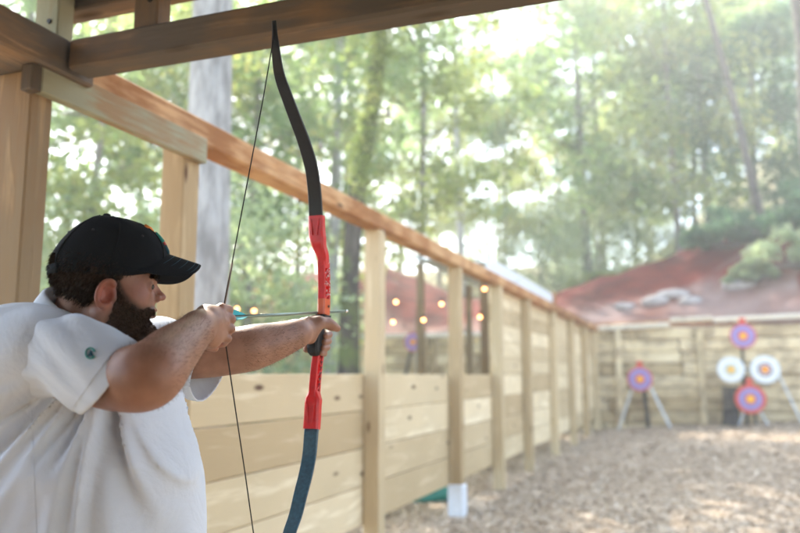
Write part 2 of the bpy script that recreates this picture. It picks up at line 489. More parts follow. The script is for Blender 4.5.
def smooth_mesh(V, F, it=2, lam=.5):
    e = np.concatenate([F[:, [0, 1]], F[:, [1, 2]], F[:, [2, 3]], F[:, [3, 0]]])
    for _ in range(it):
        S = np.zeros_like(V); c = np.zeros(len(V))
        for a, b in ((0, 1), (1, 0)):
            for k in range(3): S[:, k] += np.bincount(e[:, a], V[e[:, b], k], len(V))
            c += np.bincount(e[:, a], minlength=len(V))
        V = V + lam * (S / np.maximum(c, 1)[:, None] - V)
    return V

def cull(V, F, keep, g=None, project=None):
    """keep faces whose vertices are all kept"""
    kf = keep[F].all(1); F = F[kf]
    used = np.zeros(len(V), bool); used[F.ravel()] = True
    mp = np.cumsum(used) - 1
    return V[used], mp[F], used

def catmull(P, n=8):
    P = [np.array(p, float) for p in P]; out = []
    Q = [2 * P[0] - P[1]] + P + [2 * P[-1] - P[-2]]
    for i in range(1, len(Q) - 2):
        for k in range(n):
            t_ = k / n; a, b, c_, d = Q[i - 1], Q[i], Q[i + 1], Q[i + 2]
            out.append(.5 * ((2 * b) + (-a + c_) * t_ + (2 * a - 5 * b + 4 * c_ - d) * t_ ** 2 + (-a + 3 * b - 3 * c_ + d) * t_ ** 3))
    out.append(P[-1]); return np.array(out)

# ================================================================== THE SETTING
WALLY = 19.5
def ground_h(x, y):
    x = np.asarray(x, float); y = np.asarray(y, float)
    g = .065 * np.clip(x + 2.6, 0, 6) * np.clip(y / 19.5, 0, 1) ** 2
    P = np.stack([x * .5, y * .5, 0 * x], -1)
    g = g + .02 * vnoise(P, 3) * np.clip(np.hypot(x, y) / 4, 0, 1)
    # bank behind the retaining wall
    n = fbm(np.stack([x * .35, y * .35, 0 * x], -1), 4, 9)
    crest = 4.15 + .30 * np.clip(x + 4.4, 0, 14) + .5 * np.clip(-(x + 8), 0, 3) + .22 * n
    s = np.clip((y - 20.6) / 8.0, 0, 1); s = s * s * (3 - 2 * s)
    bank = 2.32 + .18 * np.clip(x + 1, 0, 6) * .4 + (crest - 2.32 - .07 * np.clip(x + 1, 0, 6)) * s
    mound = 1.25 * np.exp(-((x - 5.6) / 2.2) ** 2 - ((y - 23.2) / 1.7) ** 2)
    bank = bank + mound
    bank = bank - .9 * np.clip((y - 29) / 5, 0, 1) * (1 - np.clip((y - 34) / 8, 0, 1))
    bank = bank + np.clip(y - 32, 0, 60) * (.20 + .010 * np.clip(x, -6, 14)) + .12 * n
    w = (y > WALLY + .32).astype(float)
    left = np.clip((-x - 15) / 10, 0, 1)
    base = g + left * 1.6 * np.clip((y + 10) / 20, 0, 1)
    return base * (1 - w) + bank * w

def grid_axis(lo, hi, near_lo, near_hi, fine, coarse):
    a = list(np.arange(lo, near_lo, coarse)) + list(np.arange(near_lo, near_hi, fine)) + list(np.arange(near_hi, hi + coarse, coarse))
    return np.array(a)
xs = grid_axis(-70, 70, -16, 14, .22, 2.0)
ys = np.concatenate([grid_axis(-30, 19.0, -2, 19.0, .25, 2.0)[:-1], [19.4, 19.81, 19.83], grid_axis(20.0, 110, 20.0, 36, .22, 1.5)])
ys = np.unique(np.round(ys, 3))
X, Y = np.meshgrid(xs, ys, indexing='ij'); Z = ground_h(X, Y)
nz = fbm(np.stack([X * .5, Y * .5, 0 * X], -1), 4, 21)
zone = np.zeros_like(Z)
bk = Y > WALLY + .31
rel = (Y - 23.8 + .9 * nz - .12 * np.clip(X, -5, 5))
zone = np.where(bk, .9 + np.clip(rel, 0, 1) * 1.05, 0)
zone = np.where(bk & (np.hypot((X - 5.6) / 2.2, (Y - 23.0) / 1.7) < 1.25), 2.0, zone)
zone = np.where(bk, zone + np.clip(Y - 29.0 + .8 * nz, 0, 1), zone)
zone = np.where(~bk & (X < -14), 3, zone)
nx, ny = len(xs), len(ys)
ii = np.arange(nx * ny).reshape(nx, ny)
F = np.stack([ii[:-1, :-1], ii[1:, :-1], ii[1:, 1:], ii[:-1, 1:]], -1).reshape(-1, 4)
g = mesh_obj('ground', np.stack([X, Y, Z], -1).reshape(-1, 3), F, M['terrain'], None, True, {'zone': zone.ravel()}, origin=(0, 0, 0))
tag(g, 'pale brown mulch ground of the archery range rising to a red clay bank', 'ground', kind='structure')

# loose chips of mulch over the range floor
def chips(n):
    t = RNG.random(n)
    y = 2.6 + 17 * t ** 1.5; x = -3.2 + (RNG.random(n) * (5.0 + y * .62))
    s = (.005 + .010 * RNG.random(n)) * (1 + .045 * y)
    l = s * (1.6 + 2.6 * RNG.random(n))
    a = RNG.random(n) * np.pi; tx = RNG.normal(0, .16, n); ty = RNG.normal(0, .16, n)
    z = ground_h(x, y) + .004 + .012 * RNG.random(n)
    u = np.stack([np.cos(a), np.sin(a), tx], -1) * l[:, None]; v = np.stack([-np.sin(a), np.cos(a), ty], -1) * (s * .45)[:, None]
    c = np.stack([x, y, z], -1); th = np.array([0, 0, 1.0]) * (s * .12)[:, None]
    V = np.stack([c - u - v, c + u - v * .7, c + u * .9 + v, c - u * .8 + v * 1.1, c + th], 1)
    b = np.arange(n)[:, None] * 5
    F = np.stack([np.concatenate([b, b + 1, b + 4], 1), np.concatenate([b + 1, b + 2, b + 4], 1), np.concatenate([b + 2, b + 3, b + 4], 1), np.concatenate([b + 3, b, b + 4], 1)], 1).reshape(-1, 3)
    lv = np.repeat(RNG.random(n), 5)
    return V.reshape(-1, 3), F, lv
V, F, lv = chips(300000)
o = mesh_obj('wood_chips', V, F, M['chips'], None, False, {'lv': lv}, origin=(0, 0, 0))
tag(o, 'loose pale wood chips and dead leaves strewn over the range floor', 'wood chips', kind='stuff')

# ------------------------------------------------------------------ fence
FX0, FX1 = -2.18, -2.06
fence = empty('timber_fence', (-2.12, 2.8, 0))
tag(fence, 'long pale pine board fence with a reddish top rail left of the range', 'fence')
pY = [2.79, 5.12, 7.20, 8.95, 10.72, 12.95, 15.05, 17.05, 19.1]
for i, y in enumerate(pY):
    w = .12; mb = MB(); z0 = -.1
    mb.box(((FX0 + FX1) / 2, y + w / 2, (z0 + 2.372) / 2), (w, w, 2.372 - z0), axis=2, ch=.006)
    p = mb.build('post', M['pine'] if i != 3 else M['pine'], fence)
    if i in (4, 5, 6, 7):
        pass
    if i == 2:
        s = MB(); s.box(((FX0 + FX1) / 2, y + w / 2, .15), (w + .03, w + .03, .30), axis=2, ch=.012)
        s.build('post_sleeve', M['white_paint'], p)
        p['label'] = 'pine post with a white painted sleeve at its foot'
mb = MB()
yy = 2.11
for y1 in (7.6, 12.4, 17.3, 19.62):
    mb.box((-2.12, (yy + y1) / 2, 2.433), (.14, y1 - yy - .004, .118), axis=1, ch=.008); yy = y1
mb.build('top_rail', M['cedar'], fence)
BX = -2.203
for i in range(len(pY)):
    y0 = pY[i] - (.0 if i else .02); y1 = pY[i + 1] if i + 1 < len(pY) else 19.45
    if i == 0: y0 = 2.70
    mb = MB(); top = 1.33; z = .29
    rows = 4; hgt = (top - z) / rows
    for k in range(rows):
        mb.box((BX + random.uniform(-.002, .002), (y0 + y1) / 2 + .06, z + hgt * (k + .5)), (.038, y1 - y0 - .003, hgt - .006), axis=1, ch=.004)
    mb.build('board_panel', M['pine_board'], fence)
    if i >= 3:
        mb = MB(); zz = top + .004; hh = (2.372 - zz) / 5
        for k in range(5):
            mb.box((BX + random.uniform(-.002, .002), (y0 + y1) / 2 + .06, zz + hh * (k + .5)), (.038, y1 - y0 - .003, hh - .006), axis=1, ch=.004)
        q = mb.build('board_panel', M['pine_board'], fence); q['label'] = 'upper board panel filling the bay to the rail'
# first bay left of first post
mb = MB(); hgt = (1.33 - .29) / 4
for k in range(4): mb.box((BX, 1.2, .29 + hgt * (k + .5)), (.038, 2.99, hgt - .006), axis=1)
mb.build('board_panel', M['pine_board'], fence)
# inner plank seen low behind the bow
t = MB()
pts = []
c0 = np.array([-2.75, 8.1, .02])
NA = 16
for j in range(7):
    for i in range(NA):
        a = 2 * math.pi * i / NA; rr = (.25 * math.cos(j / 6 * math.pi / 2)) * (1 + .25 * math.sin(3 * a + j)) 
        pts.append(c0 + np.array([rr * math.cos(a) * 1.3, rr * math.sin(a), .20 * math.sin(j / 6 * math.pi / 2) + .02 * math.sin(5 * a + j * 2)]))
fs = [(j * NA + i, j * NA + (i + 1) % NA, (j + 1) * NA + (i + 1) % NA, (j + 1) * NA + i) for j in range(6) for i in range(NA)] + [tuple(range(NA))[::-1]]
o = mesh_obj('plastic_sheet', pts, fs, M['tarp'], None, True)
tag(o, 'crumpled teal plastic sheet showing under the fence by the white post foot', 'plastic sheet')

# ------------------------------------------------------------------ shelter over the shooting line
sh = empty('shooting_shelter', (-2.11, 1.98, 0))
tag(sh, 'dark weathered timber shelter frame over the shooting line above the archer', 'shelter')
mb = MB(); mb.box((-2.155, 1.98, 1.13), (.19, .10, 2.46), axis=2, ch=.006); mb.build('corner_post', M['post'], sh)
mb = MB(); mb.box((-2.11, -1.4, 1.13), (.10, .10, 2.46), axis=2, ch=.006); mb.build('corner_post', M['post'], sh)
mb = MB(); mb.box((2.9, 2.053, 1.14), (.10, .10, 2.46), axis=2, ch=.006); mb.build('corner_post', M['post'], sh)
mb = MB(); mb.box((2.9, -1.4, 1.14), (.10, .10, 2.46), axis=2, ch=.006); mb.build('corner_post', M['post'], sh)
mb = MB(); mb.box((.49, 2.053, 2.4275), (4.94, .105, .111), axis=0, ch=.010); fb = mb.build('front_beam', M['beam_dark'], sh)
for q in ((-1.23, 2.0, 2.50), ):
    pass
mb = MB(); mb.box((-2.121, .35, 2.425), (.257, 3.6, .13), axis=1, ch=.008); mb.build('side_beam', M['beam_dark'], sh)
mb = MB(); mb.box((-2.039, 2.42, 2.332), (.040, .97, .115), axis=1, ch=.004); q = mb.build('side_board', M['pine_green'], sh)
mb = MB(); mb.box((-2.035, 1.905, 2.31), (.05, .045, .09), axis=2, ch=.004); mb.build('block', M['beam_dark'], sh)
for (x, wd, wy) in ((-2.15, .11, .08), (-1.70, .10, .075), (-.75, .10, .075), (.35, .10, .075), (1.5, .10, .075), (2.6, .10, .075)):
    mb = MB(); y_ = 2.09 if x > -2 else 2.10
    mb.box((x, y_, 2.66), (wd, wy, .36 if x < -2 else .35), axis=2, ch=.005)
    st = mb.build('stud', M['beam_dark'] if x > -2 else M['pine_green'], sh)
    hb = MB(); hb.tube([(x + .018, y_ - wy / 2 - .006, 2.60), (x + .018, y_ - wy / 2 + .01, 2.60)], .009, 12); hb.build('bolt', M['bracket'], st)
mb = MB(); mb.box((.4, 2.19, 2.745), (5.3, .10, .14), axis=0, ch=.006); mb.build('header', M['beam_dark'], sh)
mb = MB(); mb.box((-2.12, .2, 2.745), (.08, 3.6, .14), axis=1, ch=.006); mb.build('side_header', M['beam_dark'], sh)
for k in range(6):
    y = -3.5 + k * .65
    mb = MB(); mb.box((1.4, y + 2.2, 2.83), (7.7, .045, .12), axis=0, ch=.004); mb.build('rafter', M['beam_dark'], sh)
mb = MB()  # unseen back wall, added to darken the inside of the shelter
for k in range(11):
    mb.box((1.6, -1.52, .14 + k * .262), (7.6, .03, .256), axis=0, ch=.003)
mb.build('added_back_boards', M['beam_dark'], sh)
mb = MB()
for k in range(44):
    mb.box((-2.35 + k * .178, .35, 2.905), (.170, 4.1, .022), axis=1, ch=.003)
mb.build('roof_boards', M['beam_dark'], sh)

# ------------------------------------------------------------------ retaining wall
wl = empty('retaining_wall', (0, WALLY, 0))
tag(wl, 'stacked pale timber retaining wall across the far end of the range', 'wall')
def wtop(x): return 2.50 + .036 * np.clip(x + 2.3, -3, 8)
mb = MB(); rows = 9
for r_ in range(rows):
    x = -16.0 + random.uniform(0, 1)
    while x < 12:
        ln = random.uniform(1.6, 3.2); zc = -.1 + (r_ + .5) * .285
        mb.box((x + ln / 2, WALLY + .14 + random.uniform(-.035, .035), zc + .02 * x * .5 * (r_ / rows)), (ln - .02, .26, .272), axis=0, ch=.03)
        x += ln
mb.build('timber_courses', M['wallwood'], wl)
for x in (-12.5, -9.5, -6.3, -3.2, -1.6, .25, 3.0, 5.6, 8.2):
    mb = MB(); mb.box((x, WALLY - .06, 1.2), (.15, .13, 2.44), axis=2, ch=.012); mb.build('wall_post', M['wallwood'], wl)
for (x0, x1, dz) in ((-15.5, -9.2, 0), (-9.2, -4.4, .02), (-4.4, -.4, .0), (-.4, .55, .09), (.55, 3.9, .03), (3.9, 8, .05), (8, 12, .03)):
    mb = MB(); xm = (x0 + x1) / 2; zt = float(wtop(xm)) + dz
    mb.box((xm, WALLY + .05, zt - .05), (x1 - x0 - .01, .36, .11), axis=0, ch=.012, rot=Matrix.Rotation(-.030 if x0 > -5 else 0, 3, 'Y'))
    mb.build('cap_timber', M['wallcap'], wl)
mb = MB(); mb.box((.8, WALLY + .6, 2.62), (7.5, .14, .14), axis=0, ch=.02, rot=Matrix.Rotation(-.03, 3, 'Y')); mb.build('rear_timber', M['cedar'], wl)

# low lane roof beyond the fence
lr = empty('lane_roof', (-3.6, 10, 0)); tag(lr, 'low pale metal lean-to roof on timber ends just beyond the fence', 'shelter roof')
a = MB()
ra, rb = on_plane(484, 258, (1, 0, 0), -2.75), on_plane(556, 300, (1, 0, 0), -2.75)
y0_, y1_ = float(ra[1]), float(rb[1]); zz_ = (float(ra[2]) + float(rb[2])) / 2
print('lane roof', ra, rb)
y1_ = min(y1_, 16.5)
rt = Matrix.Rotation(-.30, 3, 'Y')
a.box((-3.30, (y0_ + y1_) / 2, zz_ + .01), (1.1, y1_ - y0_, .03), axis=1, ch=.004, rot=Matrix.Rotation(.10, 3, 'Y')); a.build('roof_sheet', M['roofmetal'], lr)
for y in (y0_ + .05, (y0_ + y1_) / 2, y1_ - .05):
    a = MB(); a.box((-2.76, y, (zz_ - .12) / 2), (.12, .12, zz_ - .12), axis=2); a.build('roof_post', M['post'], lr)
    a = MB(); a.box((-3.75, y, (zz_ - .05) / 2), (.10, .10, zz_ - .05), axis=2); a.build('roof_post', M['post'], lr)
a = MB(); a.box((-2.70, (y0_ + y1_) / 2, zz_ - .07), (.04, y1_ - y0_ + .1, .20), axis=1); a.build('fascia', M['white_paint'], lr)
a = MB(); a.box((-2.68, y1_ + .12, zz_ - .1), (.1, .1, .36), axis=2); a.build('end_timber', M['cedar'], lr)

def ground_hit(px, py):
    d = to_world(ray(px, py)); o_ = np.array([0, 0, H])
    for t_ in np.arange(4, 90, .1):
        q = o_ + d * t_
        if q[2] < ground_h(q[0], q[1]): return q
    return o_ + d * 30
# ------------------------------------------------------------------ rocks on the bank
for (px, py, Fd, r_, lab) in ((672, 293, 24.6, .30, 'largest pale rock on the red bank above the wall'), (655, 299, 24.2, .30, 'pale rock at the left of the largest rock on the bank'),
                         (690, 299, 23.8, .26, 'flat pale rock right of the largest rock on the bank'), (626, 304, 23.6, .20, 'small pale rock nearest the left end of the bank'),
                         (738, 283, 23.8, .34, 'pale rock below the silvery shrub on the right of the bank')):
    p = ground_hit(px, py + 3)
    mb = MB(); mb.sphere((0, 0, 0), (r_ * 1.5, r_ * .9, r_ * .62), 18, 12)
    V = np.array(mb.v); V = V * (1 + .30 * fbm(V * 2.2 / r_ * .4 + px, 3, 5))[:, None] + p
    o = mesh_obj('boulder', V, mb.f, M['rock'], None, False)
    tag(o, lab, 'rock', 'pale rocks on the red clay bank')

# ------------------------------------------------------------------ targets
def disc_target(name, c, r_, rings, label, block=None):
    root = empty(name, (c[0], c[1], c[2] - r_)); tag(root, label, 'target', 'round archery targets at the far wall')
    def cyl(r0, y0, y1, n=48):
        mb = MB(); vs = []
        for yy_ in (y0, y1):
            for i in range(n):
                a = 2 * math.pi * i / n; vs.append((c[0] + r0 * math.cos(a), yy_, c[2] + r0 * math.sin(a)))
        fs = [(i, (i + 1) % n, n + (i + 1) % n, n + i) for i in range(n)] + [tuple(range(n)), tuple(range(n, 2 * n))[::-1]]
        mb.add(vs, fs); return mb
    cyl(r_ * .985, c[1], c[1] + .08).build('butt', M['ring_sand'], root)
    fc = None
    for k, (fr, mt) in enumerate(rings):
        y_ = c[1] - .004 * (k + 1)
        o_ = cyl(r_ * fr, y_, c[1] + .0 - .004 * k).build('face' if k == 0 else 'ring', M[mt], root if fc is None else fc)
        if fc is None: fc = o_
    if block:
        b = MB(); b.box((c[0], c[1] + .04, c[2] + r_ + .06), (.13, .07, .14), axis=2); b.build('hanger', M['ring_red'], root)
    return root
T1 = [(1, 'ring_red'), (.90, 'ring_violet'), (.74, 'ring_blue'), (.52, 'ring_violet'), (.36, 'ring_red'), (.22, 'gold')]
T3 = [(1, 'ring_red'), (.76, 'ring_violet'), (.66, 'ring_blue'), (.46, 'ring_violet'), (.34, 'ring_red'), (.24, 'gold')]
TW = [(1, 'ring_pale'), (.94, 'ring_white'), (.50, 'ring_pale'), (.42, 'ring_sand'), (.2, 'gold')]
TV = [(1, 'ring_pale'), (.92, 'ring_white'), (.50, 'ring_black'), (.38, 'ring_white'), (.30, 'ring_red'), (.18, 'gold')]
TY = WALLY - .75
def tpos(px, py, y=TY): return on_plane(px, py, (0, 1, 0), y)
def rad(px, y=TY): return px * y / 830.0
c1 = tpos(640, 379); c2 = tpos(743, 336); c3 = tpos(731, 369.5); c4 = tpos(765, 369.5); c5 = tpos(750.5, 399)
disc_target('archery_target', c1, rad(12.4), T1, 'red rimmed violet target standing alone on the left tripod', True)
disc_target('archery_target', c2, rad(12.2), T1, 'red rimmed violet target hung highest, on top of the dark mast', True)
disc_target('archery_target', c3, rad(12.6), TW, 'white target with a sandy centre at the left of the mast')
disc_target('archery_target', c4, rad(13.4), TV, 'white target with a dark ring and orange centre right of the mast')
disc_target('archery_target', c5, rad(14.2), T3, 'broad red rimmed violet target low in front of the right tripod', True)
def leg(root, a, b, r_, mat, name='leg'):
    mb = MB(); mb.tube([a, b], r_, 8); mb.build(name, mat, root)
def gz(p): return np.array([p[0], p[1], float(ground_h(p[0], p[1]))])
s1 = empty('tripod_stand', gz(c1)); tag(s1, 'silver legged tripod carrying the lone target on the left', 'tripod', 'target stands by the far wall')
top = c1 + np.array([0, .13, .30])
leg(s1, top, gz(tpos(618, 430, TY)), .030, M['silver']); leg(s1, top, gz(tpos(671, 430, TY)), .030, M['silver'])
leg(s1, c1 + np.array([.05, .16, .1]), gz(c1 + np.array([.12, .45, 0])), .05, M['dark_metal'], 'rear_leg')
mb = MB(); mb.box(c1 + np.array([0, .12, -.05]), (.55, .03, .05), axis=0); mb.build('crossbar', M['dark_metal'], s1)
s2 = empty('tripod_stand', gz(c5)); tag(s2, 'dark mast and tripod stand carrying the cluster of four targets', 'tripod', 'target stands by the far wall')
mt_ = tpos(741, 319); leg(s2, mt_ + np.array([0, .15, .0]), gz(mt_ + np.array([0, .15, 0])), .035, M['dark_metal'], 'mast')
for px in (739, 769): leg(s2, c5 + np.array([0, .12, .1]), gz(tpos(px, 430)), .022, M['silver'])
leg(s2, c5 + np.array([0, .2, .1]), gz(c5 + np.array([.12, .3, 0])), .03, M['dark_metal'], 'rear_leg')
leg(s2, tpos(776, 368) + np.array([0, .15, 0]), gz(tpos(803, 426)), .024, M['silver'])
mb = MB(); mb.box((c3 + c4) / 2 + np.array([0, .12, 0]), (1.0, .03, .05), axis=0); mb.build('crossbar', M['dark_metal'], s2)
# stump beside the mast
p = gz(tpos(731, 415)); mb = MB(); mb.tube([p + np.array([0, .3, 0]), p + np.array([.02, .3, .35]), p + np.array([.03, .3, .86])], [.20, .17, .17], 12)
o = mb.build('log_round', M['bark_dark'], None); tag(o, 'upright brown log standing behind the four target cluster', 'log')
p = gz(tpos(731, 418)); mb = MB(); mb.box(p + np.array([-.01, -.05, .17]), (.28, .22, .34), axis=2, ch=.03)
o = mb.build('black_bin', M['black_plastic'], None); tag(o, 'small black plastic bin at the foot of the brown log', 'bin')
hb = o; mb = MB(); mb.box(p + np.array([-.01, -.05, .35]), (.31, .25, .03), axis=0, ch=.008); mb.build('lid', M['black_plastic'], hb)
# target in the neighbouring lane seen through the fence opening
def lane2(px, py, y): return on_plane(px, py, (0, 1, 0), y)
cx = lane2(413, 342, 18.6)
disc_target('archery_target', cx, .24, T1, 'blurred violet target seen through the opening of the fence')
s3 = empty('tripod_stand', gz(cx)); tag(s3, 'tripod of the lone target seen through the fence opening', 'tripod', 'target stands by the far wall')
leg(s3, cx + np.array([0, .13, .2]), gz(cx + np.array([-.55, .1, 0])), .045, M['dark_metal']); leg(s3, cx + np.array([0, .13, .2]), gz(cx + np.array([.55, .1, 0])), .03, M['silver'])
leg(s3, cx + np.array([0, .13, .2]), gz(cx + np.array([.0, .6, 0])), .03, M['silver'])

# ------------------------------------------------------------------ string lights beyond the fence
bulbs = [(237, 309, 'lowest bulb just above the arrow fletching'), (254, 311, 'bulb above the arrow shaft right of the fletching one'),
         (396, 302, 'upper left bulb in the wide fence opening'), (393, 322, 'lower left bulb in the wide fence opening'),
         (423.5, 320, 'low bulb at the right of the wide fence opening'), (441.5, 304, 'bulb close against the left of the white footed post'),
         (484.5, 289, 'highest bulb in the narrow fence opening'), (480, 317, 'lower bulb in the narrow fence opening')]
cords = {0: [], 1: []}
for i, (px, py, lab) in enumerate(bulbs):
    p = Wd(px, py, 9.0 + .15 * i)
    root = empty('light_bulb', p); tag(root, 'glowing warm globe, the ' + lab, 'light bulb', 'warm string lights beyond the fence')
    mb = MB(); mb.sphere(p, .021, 14, 10); mb.build('globe', M['bulb'], root, True)
    mb = MB(); mb.tube([p + np.array([0, 0, .024]), p + np.array([0, 0, .062])], .014, 8); mb.build('socket', M['black_plastic'], root)
    cords[1 if py > 312 or i < 2 else 0].append(p + np.array([0, 0, .065]))
def cord(pts, lab):
    out = []
    for a, b in zip(pts[:-1], pts[1:]):
        for k in range(6):
            t_ = k / 6; q = a * (1 - t_) + b * t_; q = q + np.array([0, 0, -.12 * 4 * t_ * (1 - t_) * 0 + .05 * math.sin(math.pi * t_) * -1]); out.append(q)
    out.append(pts[-1]); mb = MB(); mb.tube(out, .0025, 5)
    o = mb.build('festoon_cable', M['cord'], None); tag(o, lab, 'cable')
c0_ = [Wd(340, 300, 9)] + cords[0] + [Wd(520, 280, 10.5)]
cord(c0_, 'thin black cord carrying the upper row of warm bulbs')
c1_ = [Wd(190, 300, 9)] + cords[1] + [Wd(520, 318, 10.5)]
cord(c1_, 'thin black cord carrying the lower row of warm bulbs')
# unlit drops hanging in the trees
hang = []
for (px, py, lab) in ((320.5, 146, 'nearest the bow limb'), (388.5, 113, 'right beside the ivy covered trunk'), (424, 112, 'rightmost, alone against the bright leaves')):
    p = Wd(px, py, 7.5); root = empty('hanging_feeder', p); tag(root, 'small dark seed feeder hanging high, ' + lab, 'bird feeder', 'dark feeders hanging in the trees')
    mb = MB(); mb.sphere(p, (.026, .026, .042), 12, 9); mb.build('pod', M['bark'], root, True)
    mb = MB(); mb.tube([p + np.array([0, 0, .04]), p + np.array([0, 0, .075])], .008, 6); mb.build('hook', M['dark_metal'], root)
    hang.append(p + np.array([0, 0, .075]))
hang = [hang[0] + np.array([-2.5, -.5, .75])] + hang + [hang[-1] + np.array([3.5, 1.5, .45])]
cord(hang, 'thin line strung high between trees holding the dark feeders')

# ------------------------------------------------------------------ trees
def leaf_cloud(centers, radii, per, size, seed, flat=.75, droop=.0):
    rg = np.random.default_rng(seed); Vs, lvs = [], []
    for c, rr in zip(centers, radii):
        n = max(6, int(per * .95 * (rr / np.mean(radii)) ** 2))
        d = rg.normal(0, 1, (n, 3)); d /= np.linalg.norm(d, axis=1)[:, None]
        p = np.asarray(c) + d * (rr * (rg.random(n) ** .4))[:, None] * np.array([1, 1, flat])
        s = size * .88 * (.6 + .8 * rg.random(n))
        nrm = rg.normal(0, 1, (n, 3)) + np.array([0, 0, 1.2]); nrm /= np.linalg.norm(nrm, axis=1)[:, None]
        u = np.cross(nrm, rg.normal(0, 1, (n, 3))); u /= np.linalg.norm(u, axis=1)[:, None]; v = np.cross(nrm, u)
        u *= s[:, None]; v *= (s * .55)[:, None]
        q = np.stack([p - u, p - v + u * .1, p + u, p + v + u * .1], 1)
        Vs.append(q.reshape(-1, 3)); base = rg.random()
        lvs.append(np.repeat(np.clip(.45 * base + .45 * rg.random(n), 0, 1) * .8, 4))
    V = np.concatenate(Vs); n = len(V) // 4
    return V, np.arange(n * 4).reshape(n, 4), np.concatenate(lvs)

def make_tree(name, seed, height, r0, crown_lo, crown_r, nclump, per, leaf, leafm, barkm, lean=(0, 0), base=(0, 0, 0), clump=.8, wig=.25, limbs=8):
    rg = np.random.default_rng(seed); base = np.array(base, float)
    root = empty(name, base)
    n = 12; pts, rr = [], []
    for i in range(n):
        t_ = i / (n - 1)
        pts.append(base + np.array([lean[0] * t_ + wig * math.sin(2.7 * t_ + seed) * t_, lean[1] * t_ + wig * math.cos(2.1 * t_ + seed) * t_, height * t_ - .15]))
        rr.append(r0 * (1 - .72 * t_) * (1.25 if i == 0 else 1))
    mb = MB(); mb.tube(pts, rr, 14)
    cents, rad_ = [], []
    for k in range(limbs):
        t_ = crown_lo + (1 - crown_lo) * (k + .5) / limbs; i = min(int(t_ * (n - 1)), n - 2)
        a0 = pts[i]; az = k * 2.4 + rg.random(); ln = crown_r * (1.0 - .45 * abs(t_ - .6)) * (.7 + .4 * rg.random())
        e = a0 + np.array([math.cos(az) * ln, math.sin(az) * ln, ln * .45]); mdl = (a0 + e) / 2 + np.array([0, 0, -.1 * ln]) + rg.normal(0, .08 * ln, 3)
        mb.tube([a0, mdl, e], [r0 * .30, r0 * .18, r0 * .05], 6)
        for j in range(3):
            w = .35 + .3 * j; q = (a0 * (1 - w) + e * w) + rg.normal(0, .22 * ln, 3); cents.append(q); rad_.append(clump * (.6 + .7 * rg.random()))
    mb.build('trunk', barkm, root, True)
    for k in range(nclump):
        t_ = crown_lo + (1.05 - crown_lo) * rg.random(); az = rg.random() * 6.283; q = crown_r * math.sqrt(rg.random()) * (1.1 - .6 * abs(t_ - .55))
        i = min(int(t_ * (n - 1)), n - 1)
        cents.append(pts[i] + np.array([math.cos(az) * q, math.sin(az) * q, rg.normal(0, .3)])); rad_.append(clump * (.5 + .8 * rg.random()))
    if per:
        V, F, lv = leaf_cloud(cents, rad_, per, leaf, seed)
        mesh_obj('crown', V, F, leafm, root, False, {'lv': lv})
    return root

def copy_thing(src, loc, rz, sc, label=None):
    r = src.copy(); COL.objects.link(r); r.location = Vector([float(q) for q in loc]); r.rotation_euler = (0, 0, rz); r.scale = (sc, sc, sc)
    if label: r['label'] = label
    for ch in [c_ for c_ in bpy.data.objects if c_.parent == src]:
        c2 = ch.copy(); COL.objects.link(c2); c2.parent = r
    return r

def gpt(px, py, F_):
    """ground point below the sight line at forward distance"""
    w = Wd(px, py, F_); return np.array([w[0], w[1], float(ground_h(w[0], w[1]))])

# big smooth trunk just beyond the fence
b1 = gpt(205, 300, 6.2)
t1 = make_tree('smooth_trunk_tree', 3, 13, .222, .45, 3.0, 40, 90, .085, M['leaf'], M['bark_pale'], base=b1, wig=0.05, clump=.7)
tag(t1, 'thick tree with smooth pale grey trunk between the archer and the bow', 'tree')
b2 = gpt(349, 330, 9.7)
t2 = empty('mossy_trunk_tree', b2)
tag(t2, 'leaning tree with mossy ivy patched trunk right of the bow limb', 'tree')
tp2 = [b2 - np.array([0, 0, .15])] + [Wd(x_, y_, 9.7) for (x_, y_) in ((349, 345), (350, 290), (353, 235), (358, 185), (366, 145), (374, 95), (380, 40), (384, -15), (392, -110), (396, -220))]
mb = MB(); mb.tube(catmull(tp2, 4), np.interp(np.linspace(0, 1, 4 * 10 + 1), [0, .2, .5, .8, 1], [.15, .118, .105, .09, .05]), 14)
cs2, rs2 = [], []
for k, (i_, ax_, ln_) in enumerate(((8, 1.2, 2.6), (8, 3.6, 2.4), (9, 5.2, 2.6), (9, 2.3, 2.8), (10, .4, 2.4), (10, 4.2, 2.4))):
    a_ = tp2[i_]; e_ = a_ + np.array([math.cos(ax_) * ln_, math.sin(ax_) * ln_, 1.4]); mb.tube([a_, (a_ + e_) / 2 + [0, 0, .1], e_], [.05, .03, .01], 6)
    for j in range(7): cs2.append(a_ * (1 - j / 6) + e_ * (j / 6) + RNG.normal(0, .45, 3)); rs2.append(.55 + .3 * RNG.random())
mb.build('trunk', M['bark_moss'], t2, True)
V, F, lv = leaf_cloud(cs2, rs2, 110, .085, 81)
mesh_obj('crown', V, F, M['leaf_gold'], t2, False, {'lv': lv})
# ivy leaves along its trunk
cs = [Wd(np.interp(y_, [0, 40, 95, 145, 185], [383, 380, 374, 366, 358]) + RNG.normal(0, 3), y_, 9.5) for y_ in range(20, 200, 9)]
V, F, lv = leaf_cloud(cs, [.13 + .08 * RNG.random() for _ in cs], 60, .045, 77)
mesh_obj('ivy', V, F, M['leaf_gold'], t2, False, {'lv': lv})

